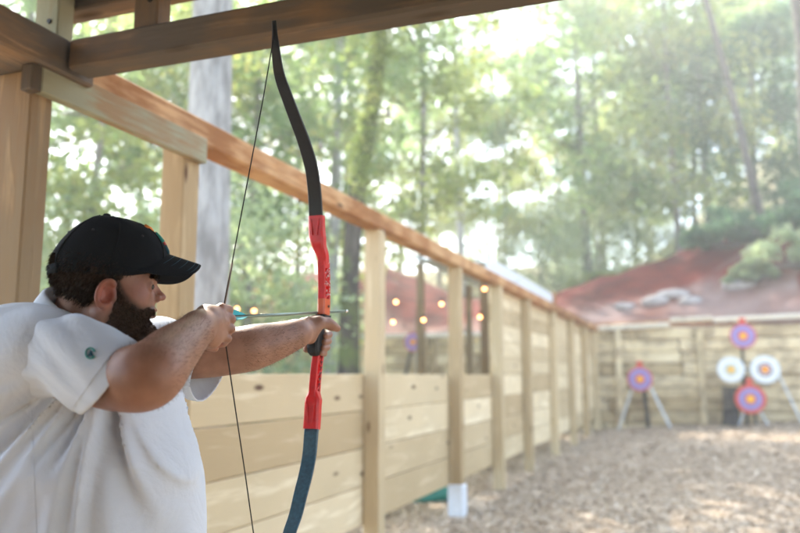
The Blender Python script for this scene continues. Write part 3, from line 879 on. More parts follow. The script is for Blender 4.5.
# shared forest trees: make a few kinds, then copy
kinds = []
specs = [('broadleaf_tree', 14, 12, .16, .30, 3.0, 60, 95, .13, 'leaf', 'bark'), ('maple_tree', 25, 10, .13, .22, 2.6, 55, 95, .12, 'leaf_cool', 'bark'),
         ('golden_tree', 36, 11, .12, .28, 2.7, 50, 90, .12, 'leaf_gold', 'bark'), ('tall_bare_tree', 47, 15, .17, .62, 2.6, 26, 80, .13, 'leaf', 'bark_pale'),
         ('understory_tree', 58, 4.6, .06, .10, 1.9, 46, 110, .085, 'leaf_pale', 'bark')]
spots = [  # kind, px, forward distance, scale, label
 (2, 85, 12.0, .80, 'golden green tree filling the gap between the corner post and the first fence post'),
 (0, 20, 17, 1.0, 'broad tree far left behind the corner post'),
 (2, 135, 18, .95, 'golden leaved tree behind the first fence post'),
 (0, 245, 18, .9, 'green tree right of the smooth pale trunk'),
 (2, 300, 21, 1.0, 'broad tree behind the bow string'),
 (4, 255, 10.5, .75, 'low pale shrubby tree showing between the smooth trunk and the bow'),
 (4, 110, 11, .8, 'low pale shrubby tree left behind the cap'),
 (2, 420, 22, 1.0, 'golden tree above the wide fence opening'),
 (0, 345, 26, 1.1, 'tall broad tree behind the mossy trunk'),
 (3, 462, 33, 1.1, 'tall thin trunked tree above the white footed post'),
 (2, 505, 36, 1.0, 'golden green tree over the low metal roof'),
 (2, 560, 40, 1.1, 'golden tree above the left end of the clay bank'),
 (3, 606, 38, 1.2, 'pale straight trunk above the left part of the clay bank'),
 (3, 331, 19, 1.1, 'tall thin pale tree added to shade the ground, just left of the mossy leaning one'),  # added so that its high crown covers sunny patches on the range floor
 (0, 590, 34, 1.45, 'very tall broad tree above the left end of the wall'),
 (2, 684, 31, 1.35, 'very tall golden green tree above the red bank between the targets'),
 (2, 640, 42, 1.1, 'broad tree above the lone target'),
 (4, 600, 35, 1.1, 'pale low tree at the left of the bank crest'),
 (4, 540, 33, 1.0, 'pale low tree beyond the low metal roof'),
 (4, 650, 37, 1.1, 'pale low tree in the middle of the bank crest'),
 (1, 700, 35, 1.1, 'dark green tree above the middle of the bank'),
 (3, 716, 33, 1.15, 'slender pale trunked tree above the white targets'),
 (1, 765, 31, 1.05, 'dark green tree above the right of the bank'),
 (2, 795, 36, 1.15, 'golden tree at the right edge above the bank'),
 (1, 830, 29, 1.0, 'dark green tree standing past the right edge'),
 (0, 760, 44, 1.3, 'tallest broad tree high on the right slope'),
 (2, 500, 50, 1.3, 'far broad tree in the middle of the wood'),
 (1, 600, 55, 1.4, 'farthest green tree over the middle of the bank'),
 (2, 690, 56, 1.4, 'farthest golden tree upslope right'),
 (0, 400, 46, 1.2, 'far broad tree left of the tall thin trunk'),
 (1, 190, 24, 1.1, 'green tree far behind the smooth pale trunk'),
 (2, 440, 38, 1.0, 'golden green tree high behind the white footed post'),
 (3, 655, 60, 1.3, 'far pale trunk high on the slope'),
]
protos = {}
for (k, px, Fd, sc, lab) in spots:
    base = gpt(px, 330, Fd)
    if k not in protos:
        s_ = specs[k]
        r_ = make_tree(s_[0], s_[1], s_[2], s_[3], s_[4], s_[5], s_[6], s_[7], s_[8], M[s_[9]], M[s_[10]], base=base)
        tag(r_, lab, 'tree', 'trees of the wood around the range'); r_.scale = (sc,) * 3; protos[k] = r_
    else:
        r_ = copy_thing(protos[k], base, (px * 1.7) % 6.28, sc, lab)
# thin dark leaning trunk on the right
for (xa, ya, xb, yb, Fd, rr, lab) in ((760, 215, 700, -20, 27, .16, 'dark thin trunk leaning left, on the slope above the white targets'),
                                  (806, 120, 792, -30, 20, .20, 'dark trunk cut by the right edge of the view')):
    a_, b_ = Wd(xa, ya, Fd), Wd(xb, yb, Fd); g_ = np.array([a_[0], a_[1], float(ground_h(a_[0], a_[1])) - .1]) + (a_ - b_) * .05 * np.array([1, 1, 0])
    root = empty('leaning_tree', g_); tag(root, lab, 'tree')
    mb = MB(); mb.tube([g_, a_, (a_ + b_) / 2 + np.array([.08, 0, 0]), b_, b_ + (b_ - a_) * .4], [rr * 1.2, rr, rr * .8, rr * .65, rr * .4], 10); mb.build('trunk', M['bark_dark'], root, True)
    cs = [b_ + (b_ - a_) * .35 + RNG.normal(0, 1.1, 3) for _ in range(14)]
    V, F, lv = leaf_cloud(cs, [.7] * 14, 70, .12, int(xa)); mesh_obj('crown', V, F, M['leaf_cool'], root, False, {'lv': lv})
# silvery shrub on the right of the bank
def shrub(name, px, py, Fd, r_, lab, mat, n=26, leaf=.07):
    p = ground_hit(px, py) if Fd > 20 else Wd(px, py, Fd); p[2] = ground_h(p[0], p[1]); root = empty(name, p); tag(root, lab, 'shrub')
    cs, rs = [], []; mb = MB()
    for k in range(n):
        a = RNG.random() * 6.28; q = r_ * math.sqrt(RNG.random()); c_ = p + np.array([q * math.cos(a) * 1.25, q * math.sin(a) * .8, r_ * (.15 + .75 * RNG.random()) * (1.2 - .7 * q / r_)])
        cs.append(c_); rs.append(r_ * .27 * (.7 + .6 * RNG.random())); mb.tube([p, (p + c_) / 2 + RNG.normal(0, .05, 3), c_], [.02, .014, .006], 5)
    mb.build('stem', M['bark'], root)
    V, F, lv = leaf_cloud(cs, rs, 120, leaf, int(px)); mesh_obj('foliage', V, F, mat, root, False, {'lv': lv})
shrub('silvery_shrub', 800, 270, 24.5, 1.15, 'silvery green shrub spilling down the right end of the bank', M['leaf_pale'])
shrub('silvery_shrub', 757, 282, 24.5, .60, 'small silvery shrub at the foot of the larger silvery one', M['leaf_pale'], 14)
shrub('green_bush', 790, 238, 30, 1.5, 'dark green bush on the crest at the right edge', M['leaf_cool'], 30, .09)
shrub('green_bush', 732, 250, 31, 1.3, 'dark green bush on the crest above the four targets', M['leaf_cool'], 30, .09)
shrub('gold_bush', 600, 262, 31, 1.2, 'golden bush on the crest above the left of the wall', M['leaf_gold'], 26, .09)
shrub('gold_bush', 662, 246, 32, 1.2, 'golden bush on the crest above the lone target', M['leaf_gold'], 26, .09)
shrub('fern_clump', 300, 300, 8.0, .8, 'leafy bush low behind the bow hand', M['leaf'], 24, .06)
shrub('fern_clump', 250, 290, 9.5, .9, 'leafy bush low behind the drawing hand', M['leaf_cool'], 24, .06)
# far wood as one mass
cs, rs = [], []
for k in range(230):
    x = RNG.uniform(-55, 50); y = RNG.uniform(58, 95); cs.append(np.array([x, y, float(ground_h(x, y)) + RNG.uniform(.5, 14)])); rs.append(RNG.uniform(1.2, 2.4))
for k in range(80):
    x = RNG.uniform(-50, -22); y = RNG.uniform(4, 60); cs.append(np.array([x, y, RNG.uniform(1, 8)])); rs.append(RNG.uniform(1.0, 2.0))
V, F, lv = leaf_cloud(cs, rs, 95, .26, 99)
o = mesh_obj('far_woods', V, F, M['leaf'], None, False, {'lv': lv}, origin=(0, 60, 0)); tag(o, 'distant leafy woodland closing off the view behind the bank', 'woods', kind='stuff')
# ================================================================== BOW AND ARROW (viewer frame, then world)
nock = C(222, 317.5, 1.68)
u = np.array([math.sin(R(18)), math.cos(R(18)), 0.0]); side = np.array([u[1], -u[0], 0.0]); up = np.array([0, 0, 1.0])
EYE = np.array([0, 0, H])
def bowp(px, py, off=0.0):
    r_ = ray(px, py); t_ = ((nock + side * off - EYE) @ side) / (r_ @ side); return EYE + r_ * t_
def catmull(P, n=8):
    P = [np.array(p, float) for p in P]; out = []
    Q = [2 * P[0] - P[1]] + P + [2 * P[-1] - P[-2]]
    for i in range(1, len(Q) - 2):
        for k in range(n):
            t_ = k / n; a, b, c_, d = Q[i - 1], Q[i], Q[i + 1], Q[i + 2]
            out.append(.5 * ((2 * b) + (-a + c_) * t_ + (2 * a - 5 * b + 4 * c_ - d) * t_ ** 2 + (-a + 3 * b - 3 * c_ + d) * t_ ** 3))
    out.append(P[-1]); return np.array(out)
def strap(mb, P, W, T, sd=None):
    """rectangular section swept along P: width W across `side`, thickness T in the bow plane"""
    P = np.array(P); n = len(P); vs = []
    for i in range(n):
        d = P[min(i + 1, n - 1)] - P[max(i - 1, 0)]; d /= np.linalg.norm(d); nn = np.cross(side, d); w, t_ = W[i] / 2, T[i] / 2
        b_ = min(w, t_) * .35
        for (a, c_) in ((-w + b_, -t_), (w - b_, -t_), (w, -t_ + b_), (w, t_ - b_), (w - b_, t_), (-w + b_, t_), (-w, t_ - b_), (-w, -t_ + b_)):
            vs.append(P[i] + side * a + nn * c_)
    fs = [(i * 8 + k, i * 8 + (k + 1) % 8, (i + 1) * 8 + (k + 1) % 8, (i + 1) * 8 + k) for i in range(n - 1) for k in range(8)]
    fs += [tuple(range(8))[::-1], tuple((n - 1) * 8 + k for k in range(8))]
    mb.add(to_world(np.array(vs)), fs)
bow = empty('recurve_bow', to_world(bowp(318, 330)))
tag(bow, 'drawn recurve bow with a glossy red cutout riser and dark limbs in the archer\'s hands', 'bow')
UP = [(274, 21), (274.6, 30), (275.3, 42), (276, 52), (279.5, 75), (288.2, 100), (296.5, 122), (304, 142), (311.2, 167), (314.6, 192), (316, 218)]
upp = catmull([bowp(*q) for q in UP])
def interpW(pp, tip_first=True, w0=.010, w1=.040):
    s_ = np.concatenate([[0], np.cumsum(np.linalg.norm(np.diff(pp, axis=0), axis=1))]); s_ /= s_[-1]
    if not tip_first: s_ = 1 - s_
    return np.interp(s_, [0, .06, .12, .3, .7, 1], [w0, .014, .022, .032, .0385, w1]), np.interp(s_, [0, .3, 1], [.006, .006, .011])
W_, T_ = interpW(upp); mb = MB(); strap(mb, upp, W_, T_); ul = mb.build('upper_limb', M['limb_black'], bow, True)
ul.data.polygons.foreach_set('use_smooth', np.zeros(len(ul.data.polygons), bool))
tn_ = (nock - EYE) @ side
def tz(p): return (p - nock) @ u, p[2]
low = [bowp(312.3, 425), bowp(311.3, 433), bowp(309.4, 455), bowp(305.6, 475), bowp(301.2, 492), bowp(295.6, 515), bowp(289.5, 533)]
base_t = tz(low[-1])
zc = 1.468
for q in UP[3::-1]:
    t_, z_ = tz(bowp(*q)); low.append(nock * np.array([1, 1, 0]) + u * (t_ + .02) + up * (2 * zc - z_))
low.insert(7, (low[6] + low[7]) / 2 + u * .012)
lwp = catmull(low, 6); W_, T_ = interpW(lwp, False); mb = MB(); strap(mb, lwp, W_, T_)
ll = mb.build('lower_limb', M['limb_sky_sheen'], bow); ll['label'] = 'dark lower limb with a blue sky sheen painted into its colour'
mb = MB()      # small white print on the upper limb, near the riser
for k in (-1, 0, 1):
    b0 = bowp(316.2, 208) - up * 0 + side * (.009 * k) - np.cross(side, up) * 0
    nrm_ = -u * .0075
    for (a, b) in (((-.0028, .004), (0, -.002)), ((0, -.002), (.0028, .004))):
        mb.tube([to_world(b0 + nrm_ + side * a[0] + up * a[1]), to_world(b0 + nrm_ + side * b[0] + up * b[1])], .0006, 4)
mb.build('limb_print', M['white_ink'], ul)

# riser: pockets, rail and zigzag truss
ris = MB()
off = .012
rc = catmull([bowp(316.6, 216), bowp(316.8, 228), bowp(317.6, 238, .002)], 5)
strap(ris, rc, np.linspace(.044, .044, len(rc)), np.linspace(.026, .030, len(rc)))
neck_ = catmull([bowp(317.6, 237, .002), bowp(319.2, 246, .006), bowp(322.8, 256, off), bowp(323.8, 268, off)], 6)
strap(ris, neck_, np.linspace(.044, .020, len(neck_)), np.linspace(.030, .034, len(neck_)))
def rail(mb, pts, w, t_, dx):
    P = catmull([bowp(a, b, c_) + u * dx for (a, b, c_) in pts], 6); strap(mb, P, np.full(len(P), w), np.full(len(P), t_))
sight = [(323.5, 262, off), (323.9, 275, off), (324.1, 290, off), (324.0, 303, off), (323.6, 314, off)]
rail(ris, sight, .021, .009, -.016); rail(ris, sight, .021, .009, .017)
if False: rail(ris, [(322.5, 262, off), (323.2, 275, off), (323.4, 290, off), (323.2, 303, off)], .006, .036, .0)   # thin web in the middle plane
lowr = [(320.0, 344, .004), (318.0, 356, .002), (316.2, 370, 0), (315.0, 384, 0), (314.2, 396, 0)]
rail(ris, lowr, .020, .009, -.014); rail(ris, lowr, .020, .009, .015)
zz = []
ys_ = np.linspace(252, 300, 9)
for i, y_ in enumerate(ys_): zz.append(bowp(323.9, y_, off) + u * (.015 if i % 2 else -.014))
for a, b in zip(zz[:-1], zz[1:]): strap(ris, np.linspace(a, b, 3), np.full(3, .019), np.full(3, .0055))
zz = []
for i, y_ in enumerate(np.linspace(346, 392, 7)): zz.append(bowp(np.interp(y_, [346, 396], [320, 314.4]), y_, 0) + u * (.014 if i % 2 else -.013))
for a, b in zip(zz[:-1], zz[1:]): strap(ris, np.linspace(a, b, 3), np.full(3, .018), np.full(3, .0055))
lp = catmull([bowp(314.6, 391), bowp(313.9, 398), bowp(313.2, 404), bowp(312.6, 416), bowp(311.6, 429)], 5)
strap(ris, lp, np.interp(np.linspace(0, 1, len(lp)), [0, .3, 1], [.022, .042, .044]), np.interp(np.linspace(0, 1, len(lp)), [0, .3, 1], [.036, .032, .026]))
# pocket recesses drawn as raised lips
for (ya, yb, x_) in ((220, 236, 316.8), (404, 424, 312.8)):
    for sg in (-1, 1):
        a, b = bowp(x_, ya) + side * .012 * sg - u * .0155, bowp(x_, yb) + side * .007 * sg - u * .0165
        strap(ris, np.linspace(a, b, 3), np.full(3, .004), np.full(3, .004))
core = catmull([bowp(323.2, 311, .010), bowp(321, 320, .006) , bowp(318.6, 334, .003), bowp(318.6, 346, .003)], 4); strap(ris, core, np.full(len(core), .014), np.full(len(core), .016))
riser = ris.build('riser', M['red'], bow)
mb = MB(); P = catmull([bowp(323.8, 299, off), bowp(323.7, 307, off), bowp(323.4, 315, off)], 4); strap(mb, P, np.full(len(P), .0225), np.full(len(P), .043))
sp = mb.build('sight_plate', M['orange'], riser)
mb = MB(); c_ = bowp(324.5, 306.5, off) + side * .0125; mb.tube([to_world(c_), to_world(c_ + side * .002)], .0035, 12); mb.build('bolt', M['dark_metal'], sp)
# reflective printed flecks on the visible side of the riser
mb = MB(); rg = np.random.default_rng(5)
for k in range(34):
    y_ = rg.uniform(254, 297); b0 = bowp(323.9, y_, off) + side * .0112 + u * rg.uniform(-.017, .020)
    d_ = (up * rg.uniform(-1, 1) + u * rg.uniform(-1, 1)); d_ = d_ / np.linalg.norm(d_) * rg.uniform(.001, .0035)
    mb.tube([to_world(b0 - d_), to_world(b0 + d_)], .0010, 4)
mb.build('riser_print', M['white_ink'], riser)
mb = MB()
for k in range(7):
    y_ = 352 + k * 5.5; b0 = bowp(np.interp(y_, [346, 396], [320, 314.4]), y_) + side * .0108
    for (a, b) in (((-.006, .003), (.006, .004)), ((.006, .004), (-.005, -.004))) :
        mb.tube([to_world(b0 + u * a[0] + up * a[1]), to_world(b0 + u * b[0] + up * b[1])], .0011, 4)
mb.build('riser_print', M['rubber'], riser)
mb = MB()     # black shelf and grip
P = catmull([bowp(321.5, 315.5, .004), bowp(321.5, 319, .004)], 3); strap(mb, P, np.full(len(P), .040), np.full(len(P), .056))
P = catmull([bowp(322, 318, .006) - u * .003, bowp(319.5, 326, .004) - u * .004, bowp(318.0, 336, .002) - u * .008, bowp(317.0, 347, .001) - u * .012, bowp(317.6, 352, .001) - u * .004], 5)
strap(mb, P, np.interp(np.linspace(0, 1, len(P)), [0, .3, .8, 1], [.030, .026, .032, .024]), np.interp(np.linspace(0, 1, len(P)), [0, .3, .8, 1], [.040, .036, .052, .030]))
mb.build('grip', M['rubber'], bow)
# string
mb = MB(); tu = upp[12]; tl = lwp[-13]
mb.tube([to_world(p) for p in (upp[3] - u * .006, tu - u * .005, tu * .75 + nock * .25, tu * .5 + nock * .5, nock + up * .004)], .0016, 6)
mb.tube([to_world(p) for p in (nock - up * .004, tl * .5 + nock * .5, tl - u * .005, lwp[-3] - u * .006)], .0016, 6)
st = mb.build('bowstring', M['string'], bow, True)
mb = MB(); d1 = (tu - nock) / np.linalg.norm(tu - nock); d2 = (tl - nock) / np.linalg.norm(tl - nock)
mb.tube([to_world(nock + d1 * .13), to_world(nock + d1 * .005)], .0024, 8)
mb.build('serving', M['serving'], st, True)
# arrow
tip = bowp(348, 311); ad = (tip - nock) / np.linalg.norm(tip - nock)
arr = empty('arrow', to_world(nock)); tag(arr, 'slim green grey arrow with teal fletching nocked on the bow string', 'arrow')
mb = MB(); mb.tube([to_world(nock + ad * .004), to_world(tip - ad * .022)], .0040, 10); mb.build('shaft', M['shaft'], arr, True)
mb = MB(); mb.tube([to_world(tip - ad * .024), to_world(tip - ad * .008), to_world(tip)], [.0048, .0048, .0014], 10); mb.build('point', M['steel'], arr, True)
mb = MB(); mb.tube([to_world(nock - ad * .006), to_world(nock + ad * .012)], .0042, 10); mb.build('nock', M['teal'], arr, True)
e1 = np.cross(ad, up); e1 /= np.linalg.norm(e1); e2 = np.cross(e1, ad)
for k, ang in enumerate((100, 220, 340)):
    r_ = e1 * math.cos(R(ang)) + e2 * math.sin(R(ang)); q = np.cross(ad, r_)
    prof = [(.030, .003), (.040, .017), (.060, .017), (.085, .010), (.108, .003)]
    vs = []; n = len(prof)
    for sg in (-1, 1):
        for (a, hgt) in prof: vs.append(nock + ad * a + r_ * hgt + q * .0006 * sg)
        for (a, hgt) in prof: vs.append(nock + ad * a + r_ * .001 + q * .0006 * sg)
    fs = []
    for i in range(n - 1): fs += [(i, i + 1, n + i + 1, n + i), (2 * n + i, 3 * n + i, 3 * n + i + 1, 2 * n + i + 1), (i, 2 * n + i, 2 * n + i + 1, i + 1)]
    mb = MB(); mb.add(to_world(np.array(vs)), fs); mb.build('fletching', M['teal'], arr)

# ================================================================== THE ARCHER
az = R(67)
hf = np.array([math.sin(az), math.cos(az), 0]); hl = np.array([-hf[1], hf[0], 0]); hu = np.array([0, 0, 1.0])
tilt = R(-4); hf, hu = hf * math.cos(tilt) + hu * math.sin(tilt), hu * math.cos(tilt) - hf * math.sin(tilt)
HM = np.stack([hf, hl, hu], 1)                       # head local (x fwd, y left, z up) -> viewer frame
HC = C(107, 292, 1.635)
def hp(x, y, z): return HC + HM @ np.array([x, y, z], float)
SR, SL = C(46, 352, 1.545), C(158, 352, 1.90)
elb, wri = C(148, 376, 1.405), C(199, 327, 1.605)
Lelb, Lwri = C(240, 350, 1.95), C(299, 333, 2.06)
tu_, tf_ = np.array([.309, .951, 0]), np.array([.951, -.309, 0])       # torso lateral, torso front
TM = np.stack([tu_, tf_, up], 1); TC = np.array([-.68, 1.70, 0.])
def tp(a, f, z): return TC + tu_ * a + tf_ * f + np.array([0, 0, z])

B = Field((-1.02, 1.28, 1.02), (-.10, 2.34, 1.68), .0032)
# torso core, shoulders, neck
B.ell(tp(0, 0, 1.16), (.17, .11, .24), TM, .02)
B.cone(SR - [0, 0, .02], tp(0, -.01, 1.36), .056, .062, .02); B.cone(SL - [0, 0, .02], tp(0, -.01, 1.36), .056, .062, .02)
B.cone(C(74, 345, 1.67), C(88, 305, 1.645), .068, .062, .03)
def arm(pts, rs, n=7):
    P = catmull(pts, n); q = catmull([np.array([r_, 0, 0]) for r_ in rs], n)[:, 0]; B.chain(list(P), list(q), .012)
# drawing arm
mid = elb * .45 + wri * .55
arm([SR - [0, 0, .030], C(98, 377, 1.495), C(124, 378, 1.455), elb, elb * .60 + wri * .40 + [0, 0, .002], elb * .25 + wri * .75, wri], [.050, .051, .0565, .0545, .047, .036, .029])
# bow arm
arm([SL, SL * .45 + Lelb * .55 + [0, 0, -.004], Lelb, C(258, 346, 1.98), C(280, 340, 2.02), Lwri], [.062, .058, .052, .050, .041, .031])
# head
def hell(x, y, z, r_, k=.012, sub=False): B.ell(hp(x, y, z), r_, HM, k, sub)
def hcone(a, b, ra, rb, k=.012, sub=False): B.cone(hp(*a), hp(*b), ra, rb, k, sub)
hell(-.008, 0, .045, (.100, .078, .086), .02)
hell(.036, 0, -.006, (.060, .060, .084), .02)
for s_ in (-1, 1):
    hcone((-.002, .052 * s_, -.052), (.072, .020 * s_, -.088), .030, .022, .025)
    hell(.048, .036 * s_, -.012, (.032, .026, .034), .018)
    hcone((.070, .038 * s_, .040), (.086, .010 * s_, .039), .012, .011, .012)
hell(.084, 0, -.086, (.026, .028, .024), .02)
hcone((.0, 0, -.085), (.055, 0, -.105), .045, .028, .03)       # fleshy under-jaw
for s_ in (-1, 1): hell(.094, .036 * s_, .017, (.020, .020, .0125), .008, True)
hcone((.088, 0, .028), (.1095, 0, .003), .0078, .0085, .007)
hell(.1135, 0, .001, (.0078, .0085, .0072), .006)
for s_ in (-1, 1): hell(.101, .012 * s_, -.004, (.011, .0072, .0080), .005)
hell(.112, 0, -.024, (.010, .016, .005), .003, True) if False else None
hell(.086, 0, -.016, (.014, .024, .016), .008); hcone((.090, -.018, -.034), (.090, .018, -.034), .010, .010, .008); hell(.097, 0, -.029, (.010, .018, .0055), .004); hell(.096, 0, -.041, (.010, .017, .0065), .004)
hell(.105, 0, -.0355, (.008, .024, .0018), .003, True)
for s_ in (-1, 1):                                             # eyelids
    hell(.0775, .0325 * s_, .0180, (.0150, .0150, .0130), .004); hell(.0920, .0350 * s_, .0168, (.0085, .0150, .0044), .002, True)
    # ears
    E = []
    for k in range(15):
        a = R(-60 + 270 * k / 14); E.append((-.004 - .0165 * math.sin(a) * 1.0, (.0835 + .006 * (1 if math.sin(a) > 0 else .4)) * s_, -.012 + .0265 * math.cos(a + .25)))
    hell(-.002, .079 * s_, -.014, (.019, .007, .028), .006)
    for a, b in zip(E[:-1], E[1:]): hcone(a, b, .0052, .0052, .003)
    hell(.000, .0785 * s_, -.043, (.009, .006, .010), .006)
    hell(-.001, .091 * s_, -.015, (.0105, .0120, .0165), .003, True)
    hell(.012, .079 * s_, -.019, (.006, .006, .008), .004)

# drawing hand: three fingers hooked on the string
def F3(px, py, f): return C(px, py, f)
B.chain([wri, C(208, 322, 1.64)], [.030, .031], .02)
B.cone(C(206, 315, 1.645), C(220, 312, 1.672), .022, .015, .016)
B.cone(C(207, 324, 1.640), C(223, 323, 1.672), .023, .015, .016)
B.cone(C(208, 334, 1.640), C(221, 335, 1.668), .020, .014, .016)
B.cone(C(200, 330, 1.62), C(212, 340, 1.65), .026, .019, .016)
fing = [[(221, 308.0, 1.672), (228.6, 310.0, 1.690), (226.5, 313.5, 1.712), (219, 313.5, 1.710)],
        [(223, 316.5, 1.672), (231.0, 319.2, 1.688), (228.8, 322.5, 1.712), (220, 322.5, 1.710)],
        [(223, 326.0, 1.670), (230.6, 328.8, 1.684), (228.0, 332.0, 1.708), (219.5, 332, 1.706)],
        [(220, 336.0, 1.664), (227.5, 338.5, 1.678), (223.5, 343.0, 1.696), (216.5, 344.5, 1.690)]]
for f_, r_ in zip(fing, (.0100, .0104, .0099, .0090)):
    P = [C(*q) for q in f_]; B.chain(P, [r_ * 1.12, r_ * 1.05, r_, r_ * .86], .003)
th = [C(*q) for q in ((205, 338, 1.655), (209, 345, 1.690), (214.5, 348.0, 1.705))]; B.chain(th, [.015, .0115, .0095], .005)
# bow hand: palm behind the grip, thumb forward, fingers round the front
B.chain([Lwri, C(306, 330, 2.095)], [.030, .027], .02)
B.cone(C(305, 326, 2.09), C(314.5, 319.8, 2.135), .022, .014, .014)
B.cone(C(303, 332, 2.085), C(309, 338, 2.12), .024, .017, .014)
B.cone(C(306, 333, 2.085), C(315.5, 326.5, 2.098), .023, .018, .012); B.cone(C(315.5, 326.5, 2.098), C(311, 338, 2.105), .016, .015, .010)
B.chain([C(*q) for q in ((311, 323.5, 2.100), (319, 322.5, 2.105), (328, 323.0, 2.130), (332, 325.6, 2.140), (337.0, 328.2, 2.150))], [.0190, .0175, .0150, .0138, .0108], .006)
lf = [[(309, 330.5, 2.15), (317, 331.5, 2.205), (327, 333.0, 2.215), (329.5, 334.5, 2.178), (325.5, 336.0, 2.155)],
      [(308, 337.5, 2.15), (316, 338.5, 2.205), (326, 340.0, 2.213), (328.5, 341.2, 2.176), (324.2, 342.0, 2.152)],
      [(307, 344.0, 2.145), (315, 345.0, 2.195), (324, 346.5, 2.205), (327.2, 347.6, 2.170), (322.8, 348.0, 2.148)],
      [(306, 349.5, 2.14), (313, 351.0, 2.185), (321, 352.8, 2.195), (324.6, 353.6, 2.164), (321.0, 353.2, 2.144)]]
for f_, r_ in zip(lf, (.0096, .0096, .0090, .0080)):
    B.chain([C(*q) for q in f_], [r_ * 1.1, r_ * 1.05, r_, r_ * .98, r_ * .86], .0025)
V, F = B.mesh(); V = smooth_mesh(V, F, 1, .5)
def hloc(V): return (V - HC) @ HM
Hh = hloc(V)
rud = .10 * np.exp(-(((Hh[:, 0] - .104) / .022) ** 2 + (Hh[:, 1] / .022) ** 2 + ((Hh[:, 2] - .003) / .018) ** 2)) * 3
rud += .8 * np.exp(-((Hh[:, 0] + .002) ** 2 + (np.abs(Hh[:, 1]) - .088) ** 2 + (Hh[:, 2] + .014) ** 2) / .030 ** 2)
rud += .35 * np.exp(-((Hh[:, 0] - .06) ** 2 + (np.abs(Hh[:, 1]) - .05) ** 2 + (Hh[:, 2] - .0) ** 2) / .028 ** 2)
for f_ in fing: rud += .45 * np.exp(-((V - C(*f_[3])) ** 2).sum(1) / .016 ** 2)
rud += .10 * np.exp(-((V - elb) ** 2).sum(1) / .06 ** 2)
feet = to_world(tp(0, 0, 0)); feet[2] = float(ground_h(feet[0], feet[1]))
def beard_edge(q):
    x, y, z = q.T
    topz = np.interp(x, [-.01, .012, .022, .034, .050, .070, .086, .13], [.02, .036, .022, .002, -.014, -.022, -.018, -.016])
    backx = np.interp(z, [-.14, -.10, -.07, -.02, .03], [.006, -.010, -.004, .006, .008])
    return np.minimum(topz - z, x - backx)
stub = np.clip(beard_edge(Hh) / .012, 0, 1) * .85 * np.clip((Hh[:, 2] + .15) / .03, 0, 1) * (np.linalg.norm(V - HC, axis=1) < .18)
stub *= ~((np.abs(Hh[:, 1]) < .020) & (Hh[:, 2] > -.047) & (Hh[:, 2] < -.025) & (Hh[:, 0] > .082))
stub *= (Hh[:, 0] < .0985) | (Hh[:, 2] < -.02)
man = empty('person', feet)
tag(man, 'bearded man in a black cap and white polo shirt drawing a bow', 'person')
body = mesh_obj('body', to_world(V), F, M['skin'], man, True, {'ruddy': np.clip(rud, 0, 1), 'stubble': stub})
# fine hair on the forearms
rg = np.random.default_rng(9); fa = []
fnb = np.cross(V[F[:, 2]] - V[F[:, 0]], V[F[:, 3]] - V[F[:, 1]]); fnb /= np.linalg.norm(fnb, axis=1)[:, None] + 1e-12; fc = V[F].mean(1)
tris = []
for (a_, b_, n_) in ((elb, wri, 2600), (Lelb, Lwri, 2200)):
    ab = b_ - a_; t_ = ((fc - a_) @ ab) / (ab @ ab); dd = np.linalg.norm(fc - a_ - t_[:, None] * ab, axis=1); ok = np.where((t_ > -.1) & (t_ < .92) & (dd < .085))[0]
    k = rg.choice(ok, n_); p = fc[k] + rg.normal(0, .0012, (n_, 3)); d = ab / np.linalg.norm(ab) * .9 + fnb[k] * .45 + rg.normal(0, .35, (n_, 3)) + np.array([0, 0, -.25]); d /= np.linalg.norm(d, axis=1)[:, None]
    sdv = np.cross(d, fnb[k]); sdv /= np.linalg.norm(sdv, axis=1)[:, None] + 1e-9; l_ = (.006 + .007 * rg.random(n_))[:, None]
    tris.append(np.stack([p - sdv * .00022, p + sdv * .00022, p + d * l_], 1).reshape(-1, 3))
tv = np.concatenate(tris); mesh_obj('arm_hair', to_world(tv), np.arange(len(tv)).reshape(-1, 3), M['arm_hair'], man)
# eyes
for s_ in (-1, 1):
    mb = MB(); mb.sphere(to_world(hp(.0772, .0325 * s_, .0174)), .0134, 18, 12); e_ = mb.build('eye', M['eye_white'], man, True)
    mb = MB(); mb.sphere(to_world(hp(.0848, .0358 * s_, .0170)), .0072, 12, 8); mb.build('iris', M['eye_dark'], e_, True)

